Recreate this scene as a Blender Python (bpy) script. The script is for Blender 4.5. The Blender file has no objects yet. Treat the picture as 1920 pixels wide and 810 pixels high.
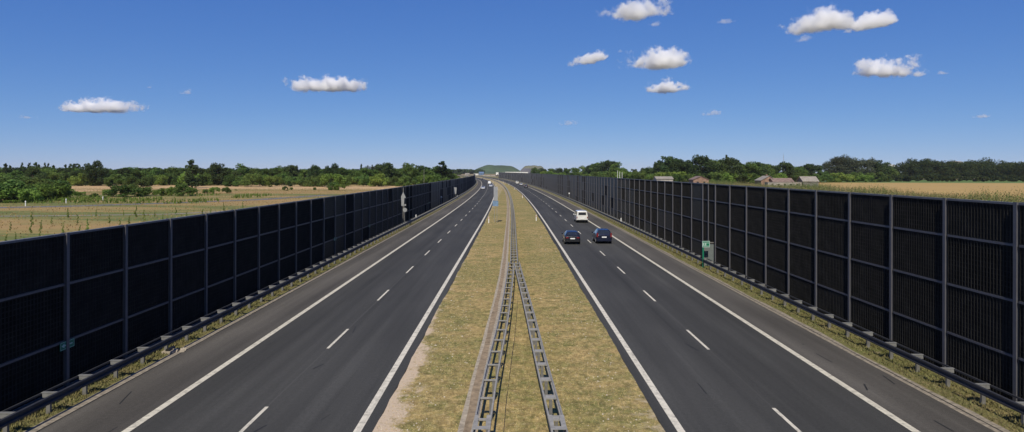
import bpy, math, random
import numpy as np
from mathutils import Vector, Matrix
R = math.radians
sc = bpy.context.scene
col = sc.collection

# ------------------------------------------------------------------ camera, sky, sun, exposure
CAMH = 8.4; F = 1280.0; HOR = 321.5
cd = bpy.data.cameras.new('camera'); cam = bpy.data.objects.new('camera', cd); col.objects.link(cam)
cam.location = (0, 0, CAMH); cam.rotation_euler = (R(90), R(-0.15), 0)
cd.sensor_width = 36; cd.lens = 24; cd.shift_y = -(405 - HOR) / 1920.0; cd.clip_end = 60000; cd.clip_start = 0.1
sc.camera = cam
SUN_EL, SUN_AZ = R(47), R(188)          # azimuth clockwise from +Y: behind the camera, a little to the left
w = bpy.data.worlds.new('World'); sc.world = w; w.use_nodes = True
nt = w.node_tree; nt.nodes.clear()
sky = nt.nodes.new('ShaderNodeTexSky'); sky.sky_type = 'NISHITA'; sky.sun_disc = False
sky.sun_elevation = SUN_EL; sky.sun_rotation = SUN_AZ
sky.altitude = 0; sky.air_density = 0.6; sky.dust_density = 0.0; sky.ozone_density = 10
bg = nt.nodes.new('ShaderNodeBackground'); bg.inputs['Strength'].default_value = 0.09
wo = nt.nodes.new('ShaderNodeOutputWorld')
# response of the film to the sky's colours: one power and gain per channel, as a deep-blue polarised sky
sep = nt.nodes.new('ShaderNodeSeparateColor'); com = nt.nodes.new('ShaderNodeCombineColor'); nt.links.new(sky.outputs[0], sep.inputs[0])
for ch, (gm, gain) in enumerate(((0.92, 0.76), (0.70, 0.65), (0.38, 0.75))):
    a_ = nt.nodes.new('ShaderNodeMath'); a_.operation = 'MULTIPLY'; a_.inputs[1].default_value = 0.09; nt.links.new(sep.outputs[ch], a_.inputs[0])
    b_ = nt.nodes.new('ShaderNodeMath'); b_.operation = 'POWER'; b_.inputs[1].default_value = gm; nt.links.new(a_.outputs[0], b_.inputs[0])
    c_ = nt.nodes.new('ShaderNodeMath'); c_.operation = 'MULTIPLY'; c_.inputs[1].default_value = gain / 0.09; nt.links.new(b_.outputs[0], c_.inputs[0])
    nt.links.new(c_.outputs[0], com.inputs[ch])
nt.links.new(com.outputs[0], bg.inputs[0]); nt.links.new(bg.outputs[0], wo.inputs[0])
sd = bpy.data.lights.new('sun', 'SUN'); sd.energy = 4.7; sd.angle = R(0.53); sd.color = (1.0, 0.93, 0.79)
sun = bpy.data.objects.new('sun', sd); col.objects.link(sun)
sdir = Vector((math.sin(SUN_AZ) * math.cos(SUN_EL), math.cos(SUN_AZ) * math.cos(SUN_EL), math.sin(SUN_EL)))
sun.rotation_euler = sdir.to_track_quat('Z', 'Y').to_euler(); sun.location = (0, -30, 60)
sc.view_settings.view_transform = 'Standard'; sc.view_settings.look = 'None'
sc.view_settings.gamma = 1; sc.view_settings.exposure = 0; sc.view_settings.use_curve_mapping = False
sc.cycles.max_bounces = 16; sc.cycles.volume_bounces = 16; sc.cycles.transparent_max_bounces = 12
sc.cycles.use_denoising = True

# ------------------------------------------------------------------ helpers
rng = random.Random(11); nrg = np.random.default_rng(5)
def curve(z):                       # the whole motorway bends gently to the left beyond 100 m
    return -max(0.0, z - 100.0) ** 2 / 16400.0
def at(px, z):                      # lateral position of something seen at image column px at distance z
    return (px - 960.0) * z / F

def tag(o, label=None, cat=None, group=None, kind=None):
    if label: o['label'] = label
    if cat: o['category'] = cat
    if group: o['group'] = group
    if kind: o['kind'] = kind
    return o
def empty(name, loc=(0, 0, 0), rz=0, **k):
    o = bpy.data.objects.new(name, None); col.objects.link(o)
    o.location = loc; o.rotation_euler = (0, 0, rz); o.empty_display_size = 0.3
    return tag(o, **k)
def link(name, me, parent=None, loc=None, rz=None):
    o = bpy.data.objects.new(name, me); col.objects.link(o)
    if parent: o.parent = parent
    if loc is not None: o.location = loc
    if rz is not None: o.rotation_euler = (0, 0, rz)
    return o
class MB:
    def __init__(s): s.v = []; s.f = []; s.m = []
    def poly(s, pts, mi=0):
        n = len(s.v); s.v += [tuple(p) for p in pts]; s.f.append(tuple(range(n, n + len(pts)))); s.m.append(mi); return s
    def box(s, x0, x1, y0, y1, z0, z1, mi=0, M=None):
        n = len(s.v)
        P = [(x0,y0,z0),(x1,y0,z0),(x1,y1,z0),(x0,y1,z0),(x0,y0,z1),(x1,y0,z1),(x1,y1,z1),(x0,y1,z1)]
        if M is not None: P = [tuple(M @ Vector(p)) for p in P]
        s.v += P
        for f in ((0,3,2,1),(4,5,6,7),(0,1,5,4),(1,2,6,5),(2,3,7,6),(3,0,4,7)):
            s.f.append(tuple(n + i for i in f)); s.m.append(mi)
        return s
    def tube(s, p0, p1, r0, r1=None, n=8, mi=0, caps=True):
        r1 = r0 if r1 is None else r1
        a, b = Vector(p0), Vector(p1); d = (b - a).normalized()
        u = d.orthogonal().normalized(); v = d.cross(u)
        k = len(s.v)
        for c, r in ((a, r0), (b, r1)):
            for i in range(n):
                t = 2 * math.pi * i / n
                s.v.append(tuple(c + u * r * math.cos(t) + v * r * math.sin(t)))
        for i in range(n):
            j = (i + 1) % n
            s.f.append((k + i, k + j, k + n + j, k + n + i)); s.m.append(mi)
        if caps:
            s.f.append(tuple(k + i for i in range(n - 1, -1, -1))); s.m.append(mi)
            s.f.append(tuple(k + n + i for i in range(n))); s.m.append(mi)
        return s
    def prism(s, pts, axis, a, b, mi=0):          # polygon in the two other axes extruded along axis
        def P(p, t):
            return {'x': (t, p[0], p[1]), 'y': (p[0], t, p[1]), 'z': (p[0], p[1], t)}[axis]
        n = len(pts); k = len(s.v)
        s.v += [P(p, a) for p in pts] + [P(p, b) for p in pts]
        s.f.append(tuple(range(k, k + n))); s.m.append(mi)
        s.f.append(tuple(range(k + 2 * n - 1, k + n - 1, -1))); s.m.append(mi)
        for i in range(n):
            j = (i + 1) % n; s.f.append((k + i, k + n + i, k + n + j, k + j)); s.m.append(mi)
        return s
    def mesh(s, name, mats, smooth=False):
        me = bpy.data.meshes.new(name); me.from_pydata(s.v, [], s.f)
        for m in (mats if isinstance(mats, (list, tuple)) else [mats]): me.materials.append(m)
        if any(s.m): me.polygons.foreach_set('material_index', s.m)
        if smooth: me.polygons.foreach_set('use_smooth', [True] * len(s.f))
        me.validate(); me.update(); return me
    def build(s, name, mats, parent=None, loc=None, rz=None, smooth=False):
        return link(name, s.mesh(name, mats, smooth), parent, loc, rz)

def np_mesh(name, V, n_per, mat):                 # V: (k, n_per, 3) loose polygons
    k = V.shape[0]; me = bpy.data.meshes.new(name)
    me.vertices.add(k * n_per); me.vertices.foreach_set('co', V.reshape(-1).astype(np.float32))
    me.loops.add(k * n_per); me.loops.foreach_set('vertex_index', np.arange(k * n_per, dtype=np.int32))
    me.polygons.add(k); me.polygons.foreach_set('loop_start', np.arange(0, k * n_per, n_per, dtype=np.int32))
    me.materials.append(mat); me.update(calc_edges=True); return me

# ------------------------------------------------------------------ materials
def newmat(name, rough=0.8, metal=0.0, spec=0.3):
    m = bpy.data.materials.new(name); m.use_nodes = True
    b = m.node_tree.nodes['Principled BSDF']
    b.inputs['Roughness'].default_value = rough; b.inputs['Metallic'].default_value = metal
    b.inputs['Specular IOR Level'].default_value = spec
    return m, m.node_tree, b
def N(t, kind, **k):
    n = t.nodes.new(kind)
    for a, v in k.items(): setattr(n, a, v)
    return n
def pos(t, scale=(1, 1, 1), obj=False):
    mp = N(t, 'ShaderNodeMapping'); mp.inputs['Scale'].default_value = scale
    src = N(t, 'ShaderNodeTexCoord').outputs['Object'] if obj else N(t, 'ShaderNodeNewGeometry').outputs['Position']
    t.links.new(src, mp.inputs[0]); return mp.outputs[0]
def noise(t, vec, scale, detail=4, rough=0.6):
    n = N(t, 'ShaderNodeTexNoise'); n.inputs['Scale'].default_value = scale
    n.inputs['Detail'].default_value = detail; n.inputs['Roughness'].default_value = rough
    t.links.new(vec, n.inputs['Vector']); return n.outputs['Fac']
def ramp(t, fac, stops):
    r = N(t, 'ShaderNodeValToRGB'); e = r.color_ramp.elements
    while len(e) < len(stops): e.new(0.5)
    for i, (p, c) in enumerate(stops):
        e[i].position = p; e[i].color = (*c, 1) if len(c) == 3 else c
    t.links.new(fac, r.inputs[0]); return r.outputs[0]
def mix(t, fac, a, b, mode='MIX'):
    m = N(t, 'ShaderNodeMix', data_type='RGBA', blend_type=mode)
    for s, v in ((m.inputs['Factor'], fac), (m.inputs['A'], a), (m.inputs['B'], b)):
        if hasattr(v, 'links') or hasattr(v, 'is_output'): t.links.new(v, s)
        elif isinstance(v, (int, float)): s.default_value = v
        else: s.default_value = (*v, 1)
    return m.outputs['Result']
def maths(t, op, a, b=None, clamp=False):
    m = N(t, 'ShaderNodeMath', operation=op, use_clamp=clamp)
    for i, v in enumerate((a, b)):
        if v is None: continue
        if isinstance(v, (int, float)): m.inputs[i].default_value = v
        else: t.links.new(v, m.inputs[i])
    return m.outputs[0]
def bump(t, b, h, strength=0.4, dist=0.02):
    n = N(t, 'ShaderNodeBump'); n.inputs['Strength'].default_value = strength; n.inputs['Distance'].default_value = dist
    t.links.new(h, n.inputs['Height']); t.links.new(n.outputs[0], b.inputs['Normal'])
def simple(name, c, rough=0.7, metal=0, spec=0.3, var=0.25, scale=3.0, obj=False, bmp=0):
    m, t, b = newmat(name, rough, metal, spec)
    f = noise(t, pos(t, obj=obj), scale, 5)
    t.links.new(ramp(t, f, [(0.3, tuple(x * (1 - var) for x in c)), (0.7, tuple(min(1, x * (1 + var)) for x in c))]), b.inputs['Base Color'])
    if bmp: bump(t, b, f, bmp, 0.02)
    return m

def asphalt(name, c, seams=()):
    m, t, b = newmat(name, 0.88, 0, 0.25)
    fine = noise(t, pos(t), 45, 3, 0.7)
    grit = noise(t, pos(t), 7, 5, 0.7)
    streak = noise(t, pos(t, (0.9, 0.018, 1)), 1.0, 5, 0.62)
    patch = noise(t, pos(t, (0.3, 0.06, 1)), 1.0, 3, 0.5)
    base = ramp(t, streak, [(0.32, tuple(x * 0.74 for x in c)), (0.68, tuple(x * 1.28 for x in c))])
    base = mix(t, 0.6, base, ramp(t, patch, [(0.35, (0.36,) * 3), (0.65, (0.62,) * 3)]), 'OVERLAY')
    base = mix(t, 0.8, base, ramp(t, fine, [(0.36, (0.22,) * 3), (0.64, (0.78,) * 3)]), 'OVERLAY')
    base = mix(t, 0.55, base, ramp(t, grit, [(0.3, (0.35,) * 3), (0.7, (0.65,) * 3)]), 'OVERLAY')
    # paving joints and wheel tracks run along the lanes
    sx = N(t, 'ShaderNodeSeparateXYZ'); t.links.new(pos(t), sx.inputs[0])
    yy = maths(t, 'MAXIMUM', maths(t, 'SUBTRACT', sx.outputs[1], 100), 0)
    xx = maths(t, 'ADD', sx.outputs[0], maths(t, 'DIVIDE', maths(t, 'MULTIPLY', yy, yy), 16400))
    for (s, wd, amt, lum) in seams:
        d = maths(t, 'ABSOLUTE', maths(t, 'SUBTRACT', xx, s))
        k = maths(t, 'MULTIPLY', maths(t, 'SUBTRACT', 1.0, maths(t, 'DIVIDE', d, wd), True), amt, True)
        base = mix(t, k, base, tuple(x * lum for x in c))
    t.links.new(base, b.inputs['Base Color']); bump(t, b, fine, 0.35, 0.01)
    return m

def ground_mat(name, cols, scales=(0.05, 0.6, 6), dirt=None, bmp=0.6, dist=0.05, hue=None):
    """dry grass: three noise sizes pick between colours; dirt = (colour, threshold)"""
    m, t, b = newmat(name, 0.95, 0, 0.1)
    a = noise(t, pos(t), scales[0], 4); c2 = noise(t, pos(t), scales[1], 5, 0.7); c3 = noise(t, pos(t), scales[2], 4, 0.75)
    base = mix(t, ramp(t, a, [(0.40, (0,) * 3), (0.60, (1,) * 3)]), cols[0], cols[1])
    base = mix(t, ramp(t, c2, [(0.40, (0,) * 3), (0.66, (1,) * 3)]), base, cols[2])
    base = mix(t, ramp(t, c3, [(0.52, (0,) * 3), (0.75, (0.75,) * 3)]), base, cols[3])
    base = mix(t, 0.5, base, ramp(t, noise(t, pos(t), scales[2] * 4, 3, 0.8), [(0.3, (0.28,) * 3), (0.7, (0.72,) * 3)]), 'OVERLAY')
    if dirt:
        d = ramp(t, c2, [(dirt[1], (0,) * 3), (dirt[1] + 0.07, (1,) * 3)])
        base = mix(t, d, base, dirt[0])
    t.links.new(base, b.inputs['Base Color']); bump(t, b, c3, bmp, dist)
    return m, t, b, base

M = {}
M['lane'] = asphalt('lane_asphalt', (0.049, 0.048, 0.0435), seams=[(-8.7, 0.06, 0.5, 1.8), (9.33, 0.06, 0.4, 1.6),
    (-6.1, 0.45, 0.35, 1.2), (-7.7, 0.45, 0.35, 1.2), (-10.0, 0.45, 0.35, 0.75), (-11.6, 0.45, 0.35, 0.75),
    (6.6, 0.45, 0.35, 1.18), (8.2, 0.45, 0.35, 1.18), (10.5, 0.45, 0.35, 0.8), (12.1, 0.45, 0.35, 0.8)])
M['shoulder'] = asphalt('shoulder_asphalt', (0.082, 0.075, 0.064))
def paint_mat(name, c, ribs):
    m, t, b = newmat(name, 0.7, 0, 0.3)
    f = noise(t, pos(t), 3.5, 6, 0.75); g = noise(t, pos(t, (6, 0.15, 1)), 1, 3)
    base = ramp(t, f, [(0.34, tuple(x * 0.35 for x in c)), (0.44, tuple(x * 0.8 for x in c)), (0.56, c)])
    base = mix(t, ramp(t, g, [(0.55, (0,) * 3), (0.8, (0.5,) * 3)]), base, tuple(x * 0.5 for x in c))
    if ribs:
        wv = N(t, 'ShaderNodeTexWave', wave_type='BANDS', bands_direction='Y'); wv.inputs['Scale'].default_value = 2.2
        t.links.new(pos(t), wv.inputs[0])
        base = mix(t, ramp(t, wv.outputs['Fac'], [(0.0, (0.45,) * 3), (0.35, (0,) * 3)]), base, (0.2, 0.19, 0.17))
    t.links.new(base, b.inputs['Base Color']); return m
M['paint'] = paint_mat('road_paint', (0.66, 0.61, 0.49), False)
M['paint_ribbed'] = paint_mat('ribbed_road_paint', (0.66, 0.61, 0.48), True)

# ------------------------------------------------------------------ ground, fields, motorway
def strip(name, xa, xb, z0, z1, zlev, mat, step=8.0, ja=0, jb=0, fa=None, fb=None, kind='structure', k=True, lump=0):
    mb = MB(); n = max(1, int(math.ceil((z1 - z0) / step))); rr = random.Random(name)
    wa = wb = 0
    for i in range(n + 1):
        z = z0 + (z1 - z0) * i / n; c = curve(z) if k else 0
        wa = wa * 0.75 + rr.uniform(-ja, ja); wb = wb * 0.75 + rr.uniform(-jb, jb)
        a = (fa(z) if fa else xa) + wa; b = (fb(z) if fb else xb) + wb
        mb.v += [(a + c, z, zlev), (b + c, z, zlev)]
        if i: mb.f.append((2*i-2, 2*i-1, 2*i+1, 2*i)); mb.m.append(0)
    o = mb.build(name, mat)
    if kind: o['kind'] = kind
    return o

M['land'], *_ = ground_mat('land', ((0.155, 0.112, 0.052), (0.175, 0.135, 0.058), (0.10, 0.105, 0.035), (0.21, 0.17, 0.09)), (0.02, 0.25, 2.5))
mb = MB()
mb.poly([(-7000, -300, -0.06), (7000, -300, -0.06), (7000, 9000, -0.06), (-7000, 9000, -0.06)])
tag(mb.build('ground', M['land']), kind='structure')

ZN, ZF = -12.0, 1500.0
strip('road', -12.4, -4.46, ZN, ZF, 0.0, M['lane'], 10)
strip('road', 4.98, 13.1, ZN, ZF, 0.0, M['lane'], 10)
strip('hard_shoulder', -15.2, -12.4, ZN, ZF, 0.0, M['shoulder'], 10)
strip('hard_shoulder', 13.1, 15.7, ZN, ZF, 0.0, M['shoulder'], 10)
for i, (c, wd, mt) in enumerate(((-12.4, .27, 'paint_ribbed'), (-4.97, .25, 'paint'), (5.5, .25, 'paint'), (13.12, .27, 'paint_ribbed'))):
    strip('road_marking', c - wd/2, c + wd/2, ZN, ZF, 0.005, M[mt], 10)
for c in (-8.7, 9.33):
    mb = MB(); k = 0
    while k < 95:
        z = 8.3 - 12 + 12 * k; k += 1
        for a, b in ((z, z + 2), (z + 2, z + 4)):
            mb.poly([(c-.065+curve(a), a, .005), (c+.065+curve(a), a, .005), (c+.065+curve(b), b, .005), (c-.065+curve(b), b, .005)])
    tag(mb.build('road_marking', M['paint']), kind='structure')

# median: dry grass, with pale sand worn bare beside the left carriageway
m, t, b, base = ground_mat('median_grass', ((0.37, 0.265, 0.115), (0.250, 0.205, 0.078), (0.160, 0.158, 0.052), (0.48, 0.37, 0.22)), (0.12, 0.8, 5), bmp=1.0)
sx = N(t, 'ShaderNodeSeparateXYZ'); t.links.new(pos(t), sx.inputs[0])
edge = N(t, 'ShaderNodeMapRange'); edge.inputs['From Min'].default_value = -4.5; edge.inputs['From Max'].default_value = -2.6
edge.inputs['To Min'].default_value = 0.40; edge.inputs['To Max'].default_value = -0.1; t.links.new(sx.outputs[0], edge.inputs['Value'])
near = N(t, 'ShaderNodeMapRange'); near.inputs['From Min'].default_value = 22; near.inputs['From Max'].default_value = 46
near.inputs['To Min'].default_value = 0.0; near.inputs['To Max'].default_value = -0.27; t.links.new(sx.outputs[1], near.inputs['Value'])
sand = maths(t, 'ADD', maths(t, 'ADD', edge.outputs[0], near.outputs[0]), noise(t, pos(t, (1, 0.7, 1)), 0.9, 6, 0.72))
tuft = noise(t, pos(t, (1, 0.6, 1)), 3.2, 6, 0.8)
base = mix(t, 0.75, base, ramp(t, tuft, [(0.36, (0.24,) * 3), (0.50, (0.5,) * 3), (0.64, (0.78,) * 3)]), 'OVERLAY')
base = mix(t, ramp(t, sand, [(0.62, (0,) * 3), (0.74, (1,) * 3)]), base, (0.52, 0.41, 0.29))
edge2 = N(t, 'ShaderNodeMapRange'); edge2.inputs['From Min'].default_value = 3.2; edge2.inputs['From Max'].default_value = 5.0
edge2.inputs['To Min'].default_value = -0.12; edge2.inputs['To Max'].default_value = 0.10; t.links.new(sx.outputs[0], edge2.inputs['Value'])
sand2 = maths(t, 'ADD', maths(t, 'ADD', edge2.outputs[0], near.outputs[0]), noise(t, pos(t, (1, 1.6, 1)), 1.1, 6, 0.75))
base = mix(t, ramp(t, sand2, [(0.54, (0,) * 3), (0.68, (0.8,) * 3)]), base, (0.45, 0.37, 0.25))
t.links.new(base, b.inputs['Base Color'])
strip('median_strip', -4.46, 4.98, ZN, ZF, 0.012, m, 0.7, 0.035, 0.03)
def dl(z):                                     # the drain beside the guardrail, closing in on the single rail
    pts = ((-20, -1.95), (20, -1.78), (30, -1.55), (40, -1.3), (55, -1.02), (70, -0.95), (5000, -0.95))
    for (a, u), (b, v) in zip(pts, pts[1:]):
        if z <= b: return u + (v - u) * (z - a) / (b - a)
M['concrete'] = simple('drain_concrete', (0.34, 0.29, 0.22), 0.9, var=0.35, scale=4, bmp=0.4)
M['silt'] = simple('drain_silt', (0.25, 0.19, 0.125), 0.95, var=0.4, scale=3, bmp=0.6)
strip('drainage_channel', 0, 0, ZN, 900, 0.018, M['concrete'], 0.8, 0.012, 0.012, fa=dl, fb=lambda z: dl(z) + 0.62)
strip('drainage_silt', 0, 0, ZN, 900, 0.023, M['silt'], 0.6, 0.02, 0.02, fa=lambda z: dl(z) + 0.15, fb=lambda z: dl(z) + 0.42)

# verges between the shoulders and the noise walls
m, t, b, base = ground_mat('verge_grass', ((0.20, 0.160, 0.075), (0.15, 0.145, 0.05), (0.11, 0.125, 0.035), (0.28, 0.23, 0.14)), (0.15, 1.2, 9), dirt=((0.26, 0.21, 0.14), 0.60))
strip('verge', -24, -15.5, ZN, ZF, -0.012, m, 0.8, 0, 0.05)
strip('verge', 16.05, 26, ZN, ZF, -0.012, m, 0.8, 0.05, 0)
M['gravel'] = simple('gravel_edge', (0.24, 0.205, 0.155), 0.95, var=0.5, scale=5, bmp=0.8)
M['tar'] = simple('tar_joint', (0.02, 0.02, 0.02), 0.8)
strip('gravel_edge', -15.62, -15.2, ZN, ZF, -0.006, M['gravel'], 0.8, 0.04, 0)
strip('gravel_edge', 15.7, 16.2, ZN, ZF, -0.006, M['gravel'], 0.8, 0, 0.05)
strip('edge_joint', -15.28, -15.2, ZN, 300, 0.002, M['tar'], 0.8, 0.012, 0.008)
strip('edge_joint', 15.9, 15.96, ZN, 300, 0.002, M['tar'], 0.8, 0.012, 0.008)

# fields on both sides
def field(name, pts, zlev, mat):
    return tag(MB().poly([(x, y, zlev) for x, y in pts]).build(name, mat), kind='structure')
m, t, b = newmat('ripe_wheat', 0.95, 0, 0.1)
rows = noise(t, pos(t, (0.35, 0.012, 1)), 1, 4); spk = noise(t, pos(t), 2.0, 4, 0.8)
base = ramp(t, rows, [(0.35, (0.36, 0.235, 0.085)), (0.65, (0.43, 0.295, 0.115))])
base = mix(t, 0.4, base, ramp(t, spk, [(0.3, (0.35,) * 3), (0.7, (0.65,) * 3)]), 'OVERLAY')
t.links.new(base, b.inputs['Base Color']); M['wheat'] = m
M['green_field'] = simple('green_field', (0.10, 0.16, 0.035), 0.95, var=0.3, scale=0.08)
M['pale_field'] = simple('pale_field', (0.46, 0.31, 0.15), 0.95, var=0.25, scale=0.1)
m, t, b = newmat('dry_meadow', 0.95, 0, 0.1)
f1 = noise(t, pos(t, (0.006, 0.030, 1)), 1, 5, 0.6); f2 = noise(t, pos(t, (0.05, 0.12, 1)), 1, 5, 0.7); f3 = noise(t, pos(t), 1.2, 5, 0.8)
base = ramp(t, f1, [(0.40, (0.33, 0.215, 0.095)), (0.48, (0.29, 0.215, 0.085)), (0.53, (0.12, 0.145, 0.045)), (0.58, (0.14, 0.15, 0.05)), (0.66, (0.31, 0.225, 0.095))])
base = mix(t, ramp(t, f2, [(0.46, (0,) * 3), (0.70, (0.8,) * 3)]), base, (0.20, 0.185, 0.065))
base = mix(t, 0.5, base, ramp(t, f3, [(0.3, (0.32,) * 3), (0.7, (0.68,) * 3)]), 'OVERLAY')
t.links.new(base, b.inputs['Base Color']); bump(t, b, f3, 0.5, 0.1); M['meadow'] = m
M['track'] = simple('dirt_track', (0.24, 0.21, 0.17), 0.95, var=0.25, scale=1.0)
M['grey_road'] = simple('grey_lane', (0.14, 0.135, 0.13), 0.9, var=0.2, scale=1.0)
field('meadow', [(-24.5, -100), (-24.5, 100), (-60, 600), (-900, 600), (-900, -100)], -0.04, M['meadow'])
field('wheat_field', [(142, 60), (900, 40), (900, 560), (150, 560)], -0.02, M['wheat'])
field('green_field', [(150, 560.0), (1500, 560), (1500, 790), (110, 790)], -0.02, M['green_field'])
field('stubble_field', [(-240, 310), (-60, 310), (-55, 400), (-240, 400)], -0.02, M['pale_field'])
field('stubble_field', [(-420, 265), (-170, 240), (-168, 300), (-420, 330)], -0.02, M['pale_field'])
m, *_ = ground_mat('far_land', ((0.26, 0.20, 0.11), (0.16, 0.16, 0.07), (0.22, 0.16, 0.10), (0.30, 0.25, 0.16)), (0.006, 0.03, 0.4))
field('far_field', [(-260, 860), (300, 860), (700, 2400), (-900, 2400)], -0.03, m)
def lane(name, p, wd, zlev, mat):
    mb = MB(); n = len(p)
    for i, (x, y) in enumerate(p):
        x0, y0 = p[max(0, i-1)]; x1, y1 = p[min(n-1, i+1)]
        d = Vector((x1-x0, y1-y0)).normalized()
        mb.v += [(x - d.y*wd/2, y + d.x*wd/2, zlev), (x + d.y*wd/2, y - d.x*wd/2, zlev)]
        if i: mb.f.append((2*i-2, 2*i-1, 2*i+1, 2*i)); mb.m.append(0)
    return tag(mb.build(name, mat), kind='structure')
lane('dirt_track', [(-160, 118), (-98, 124), (-82, 127), (-66, 132), (-55, 150)], 2.2, -0.015, M['track'])
lane('country_lane', [(-200, 128), (-128, 146), (-104, 160), (-88, 178), (-74, 200), (-64, 240)], 6.0, -0.012, M['grey_road'])

# ------------------------------------------------------------------ grass blades
def grass(name, n, zone, hgt, wid, mat, label, spread=0.05, dens=None):
    x0, x1, y0, y1 = zone
    u = nrg.random(n); y = y0 * (y1 / y0) ** u                       # denser near the bridge
    x = nrg.uniform(x0, x1, n) + np.array([curve(v) for v in y])
    base = np.stack([x, y, np.zeros(n)], 1)
    keep = np.ones(n, bool)
    if dens is not None: keep = dens(base)
    base = base[keep]; n = len(base)
    h = hgt * nrg.uniform(0.4, 1.3, n) ; a = nrg.uniform(0, 6.283, n); wd = wid * nrg.uniform(.6, 1.5, n)
    lean = nrg.normal(0, 0.5, (n, 2)) * h[:, None]
    p0 = base.copy(); p0[:, 0] -= np.cos(a) * wd; p0[:, 1] -= np.sin(a) * wd
    p1 = base.copy(); p1[:, 0] += np.cos(a) * wd; p1[:, 1] += np.sin(a) * wd
    p2 = base.copy(); p2[:, :2] += lean; p2[:, 2] += h
    o = link(name, np_mesh(name, np.stack([p0, p1, p2], 1), 3, mat))
    return tag(o, label, 'grass', kind='stuff')
def blade_mat(name, cols, sc1=1.0):
    m, t, b = newmat(name, 0.8, 0, 0.15)
    f = noise(t, pos(t), sc1, 3); g = noise(t, pos(t), 25, 2, 0.9)
    c = ramp(t, f, [(0.35, cols[0]), (0.65, cols[1])])
    c = mix(t, ramp(t, g, [(0.45, (0,) * 3), (0.65, (1,) * 3)]), c, cols[2])
    c = mix(t, 0.7, c, ramp(t, noise(t, pos(t, (1, 0.6, 1)), 3.2, 6, 0.8), [(0.36, (0.24,) * 3), (0.64, (0.78,) * 3)]), 'OVERLAY')
    t.links.new(c, b.inputs['Base Color']); return m
bm_ = blade_mat('grass_blades', ((0.40, 0.285, 0.125), (0.275, 0.225, 0.090), (0.50, 0.38, 0.20)), 0.5)
def med_dens(p):
    x = p[:, 0]; y = p[:, 1]
    d = np.array([dl(v) for v in y])
    ok = ~((x > d - 0.02) & (x < d + 0.66))
    k = np.clip((x + 4.5) / 1.3, 0, 1) + np.clip((y - 20) / 50, 0, 1)
    return ok & (nrg.random(len(x)) < 0.12 + k)
grass('grass', 90000, (-4.4, 4.9, 17, 120), 0.05, 0.014, bm_, 'short dry yellow green grass on the median strip', dens=med_dens)
vb_ = blade_mat('verge_blades', ((0.17, 0.145, 0.06), (0.10, 0.12, 0.035), (0.22, 0.18, 0.09)), 0.8)
grass('grass', 16000, (-17.0, -15.7, 20, 160), 0.12, 0.018, vb_, 'rough grass verge under the left roadside guardrail')
grass('grass', 16000, (16.25, 17.8, 20, 160), 0.12, 0.018, vb_, 'rough grass verge under the right roadside guardrail')

# skid and tar marks
g = random.Random(21); mb = MB()
for i in range(46):
    y = 18 * (160 / 18) ** g.random(); x = g.choice((g.uniform(-15, -12.7), g.uniform(13.4, 15.5), g.uniform(-12, -5.3), g.uniform(5.9, 12.8)))
    L = g.uniform(.2, 1.6); wd = g.uniform(.012, .05); sl = g.uniform(-.35, .35)
    mb.poly([(x - wd, y, .003), (x + wd*.6, y, .003), (x + sl*L + wd, y + L, .003), (x + sl*L - wd*.4, y + L, .003)])
tag(mb.build('road_stains', M['tar']), kind='structure')

# ------------------------------------------------------------------ noise walls
M['panel'] = simple('wall_panel', (0.006, 0.0055, 0.005), 0.75, 0, 0.10, var=0.3, scale=2, obj=True)
M['panel_smooth'] = simple('smooth_wall_panel', (0.008, 0.0075, 0.007), 0.45, 0, 0.5, var=0.5, scale=0.4)
for mm in (M['panel'],):
    t = mm.node_tree; b = t.nodes['Principled BSDF']; oi = N(t, 'ShaderNodeObjectInfo')
    mr = N(t, 'ShaderNodeMapRange'); mr.inputs['To Min'].default_value = 0.5; mr.inputs['To Max'].default_value = 2.1
    t.links.new(maths(t, 'POWER', oi.outputs['Random'], 2.0), mr.inputs['Value'])
    hs = N(t, 'ShaderNodeHueSaturation'); t.links.new(b.inputs['Base Color'].links[0].from_socket, hs.inputs['Color'])
    t.links.new(mr.outputs[0], hs.inputs['Value'])
    dust = ramp(t, noise(t, pos(t, (1, .5, .25)), 1.3, 5, .7), [(0.5, (0,) * 3), (0.8, (0.5,) * 3)])
    t.links.new(mix(t, dust, hs.outputs[0], (0.030, 0.028, 0.025)), b.inputs['Base Color'])
M['rib'] = simple('panel_rib', (0.023, 0.022, 0.020), 0.85, 0, 0.08, var=0.35, scale=2, obj=True)
M['rib_smooth'] = simple('smooth_panel_rib', (0.018, 0.0175, 0.017), 0.5, 0, 0.45, var=0.35, scale=2, obj=True)
M['frame'] = simple('wall_steel', (0.090, 0.088, 0.096), 0.5, 0.0, 0.4, var=0.12, scale=4, obj=True)
M['cap'] = simple('wall_capping', (0.12, 0.12, 0.125), 0.5, var=0.15, scale=4, obj=True)

def bay_box(mb, X, za, zb, x0, x1, z0, z1):       # a piece spanning one bay, following the bend
    a, b = X + curve(za), X + curve(zb)
    n = len(mb.v)
    mb.v += [(a+x0, za, z0), (a+x1, za, z0), (b+x1, zb, z0), (b+x0, zb, z0), (a+x0, za, z1), (a+x1, za, z1), (b+x1, zb, z1), (b+x0, zb, z1)]
    for f in ((0,3,2,1),(4,5,6,7),(0,1,5,4),(1,2,6,5),(2,3,7,6),(3,0,4,7)):
        mb.f.append(tuple(n+i for i in f)); mb.m.append(0)

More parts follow.
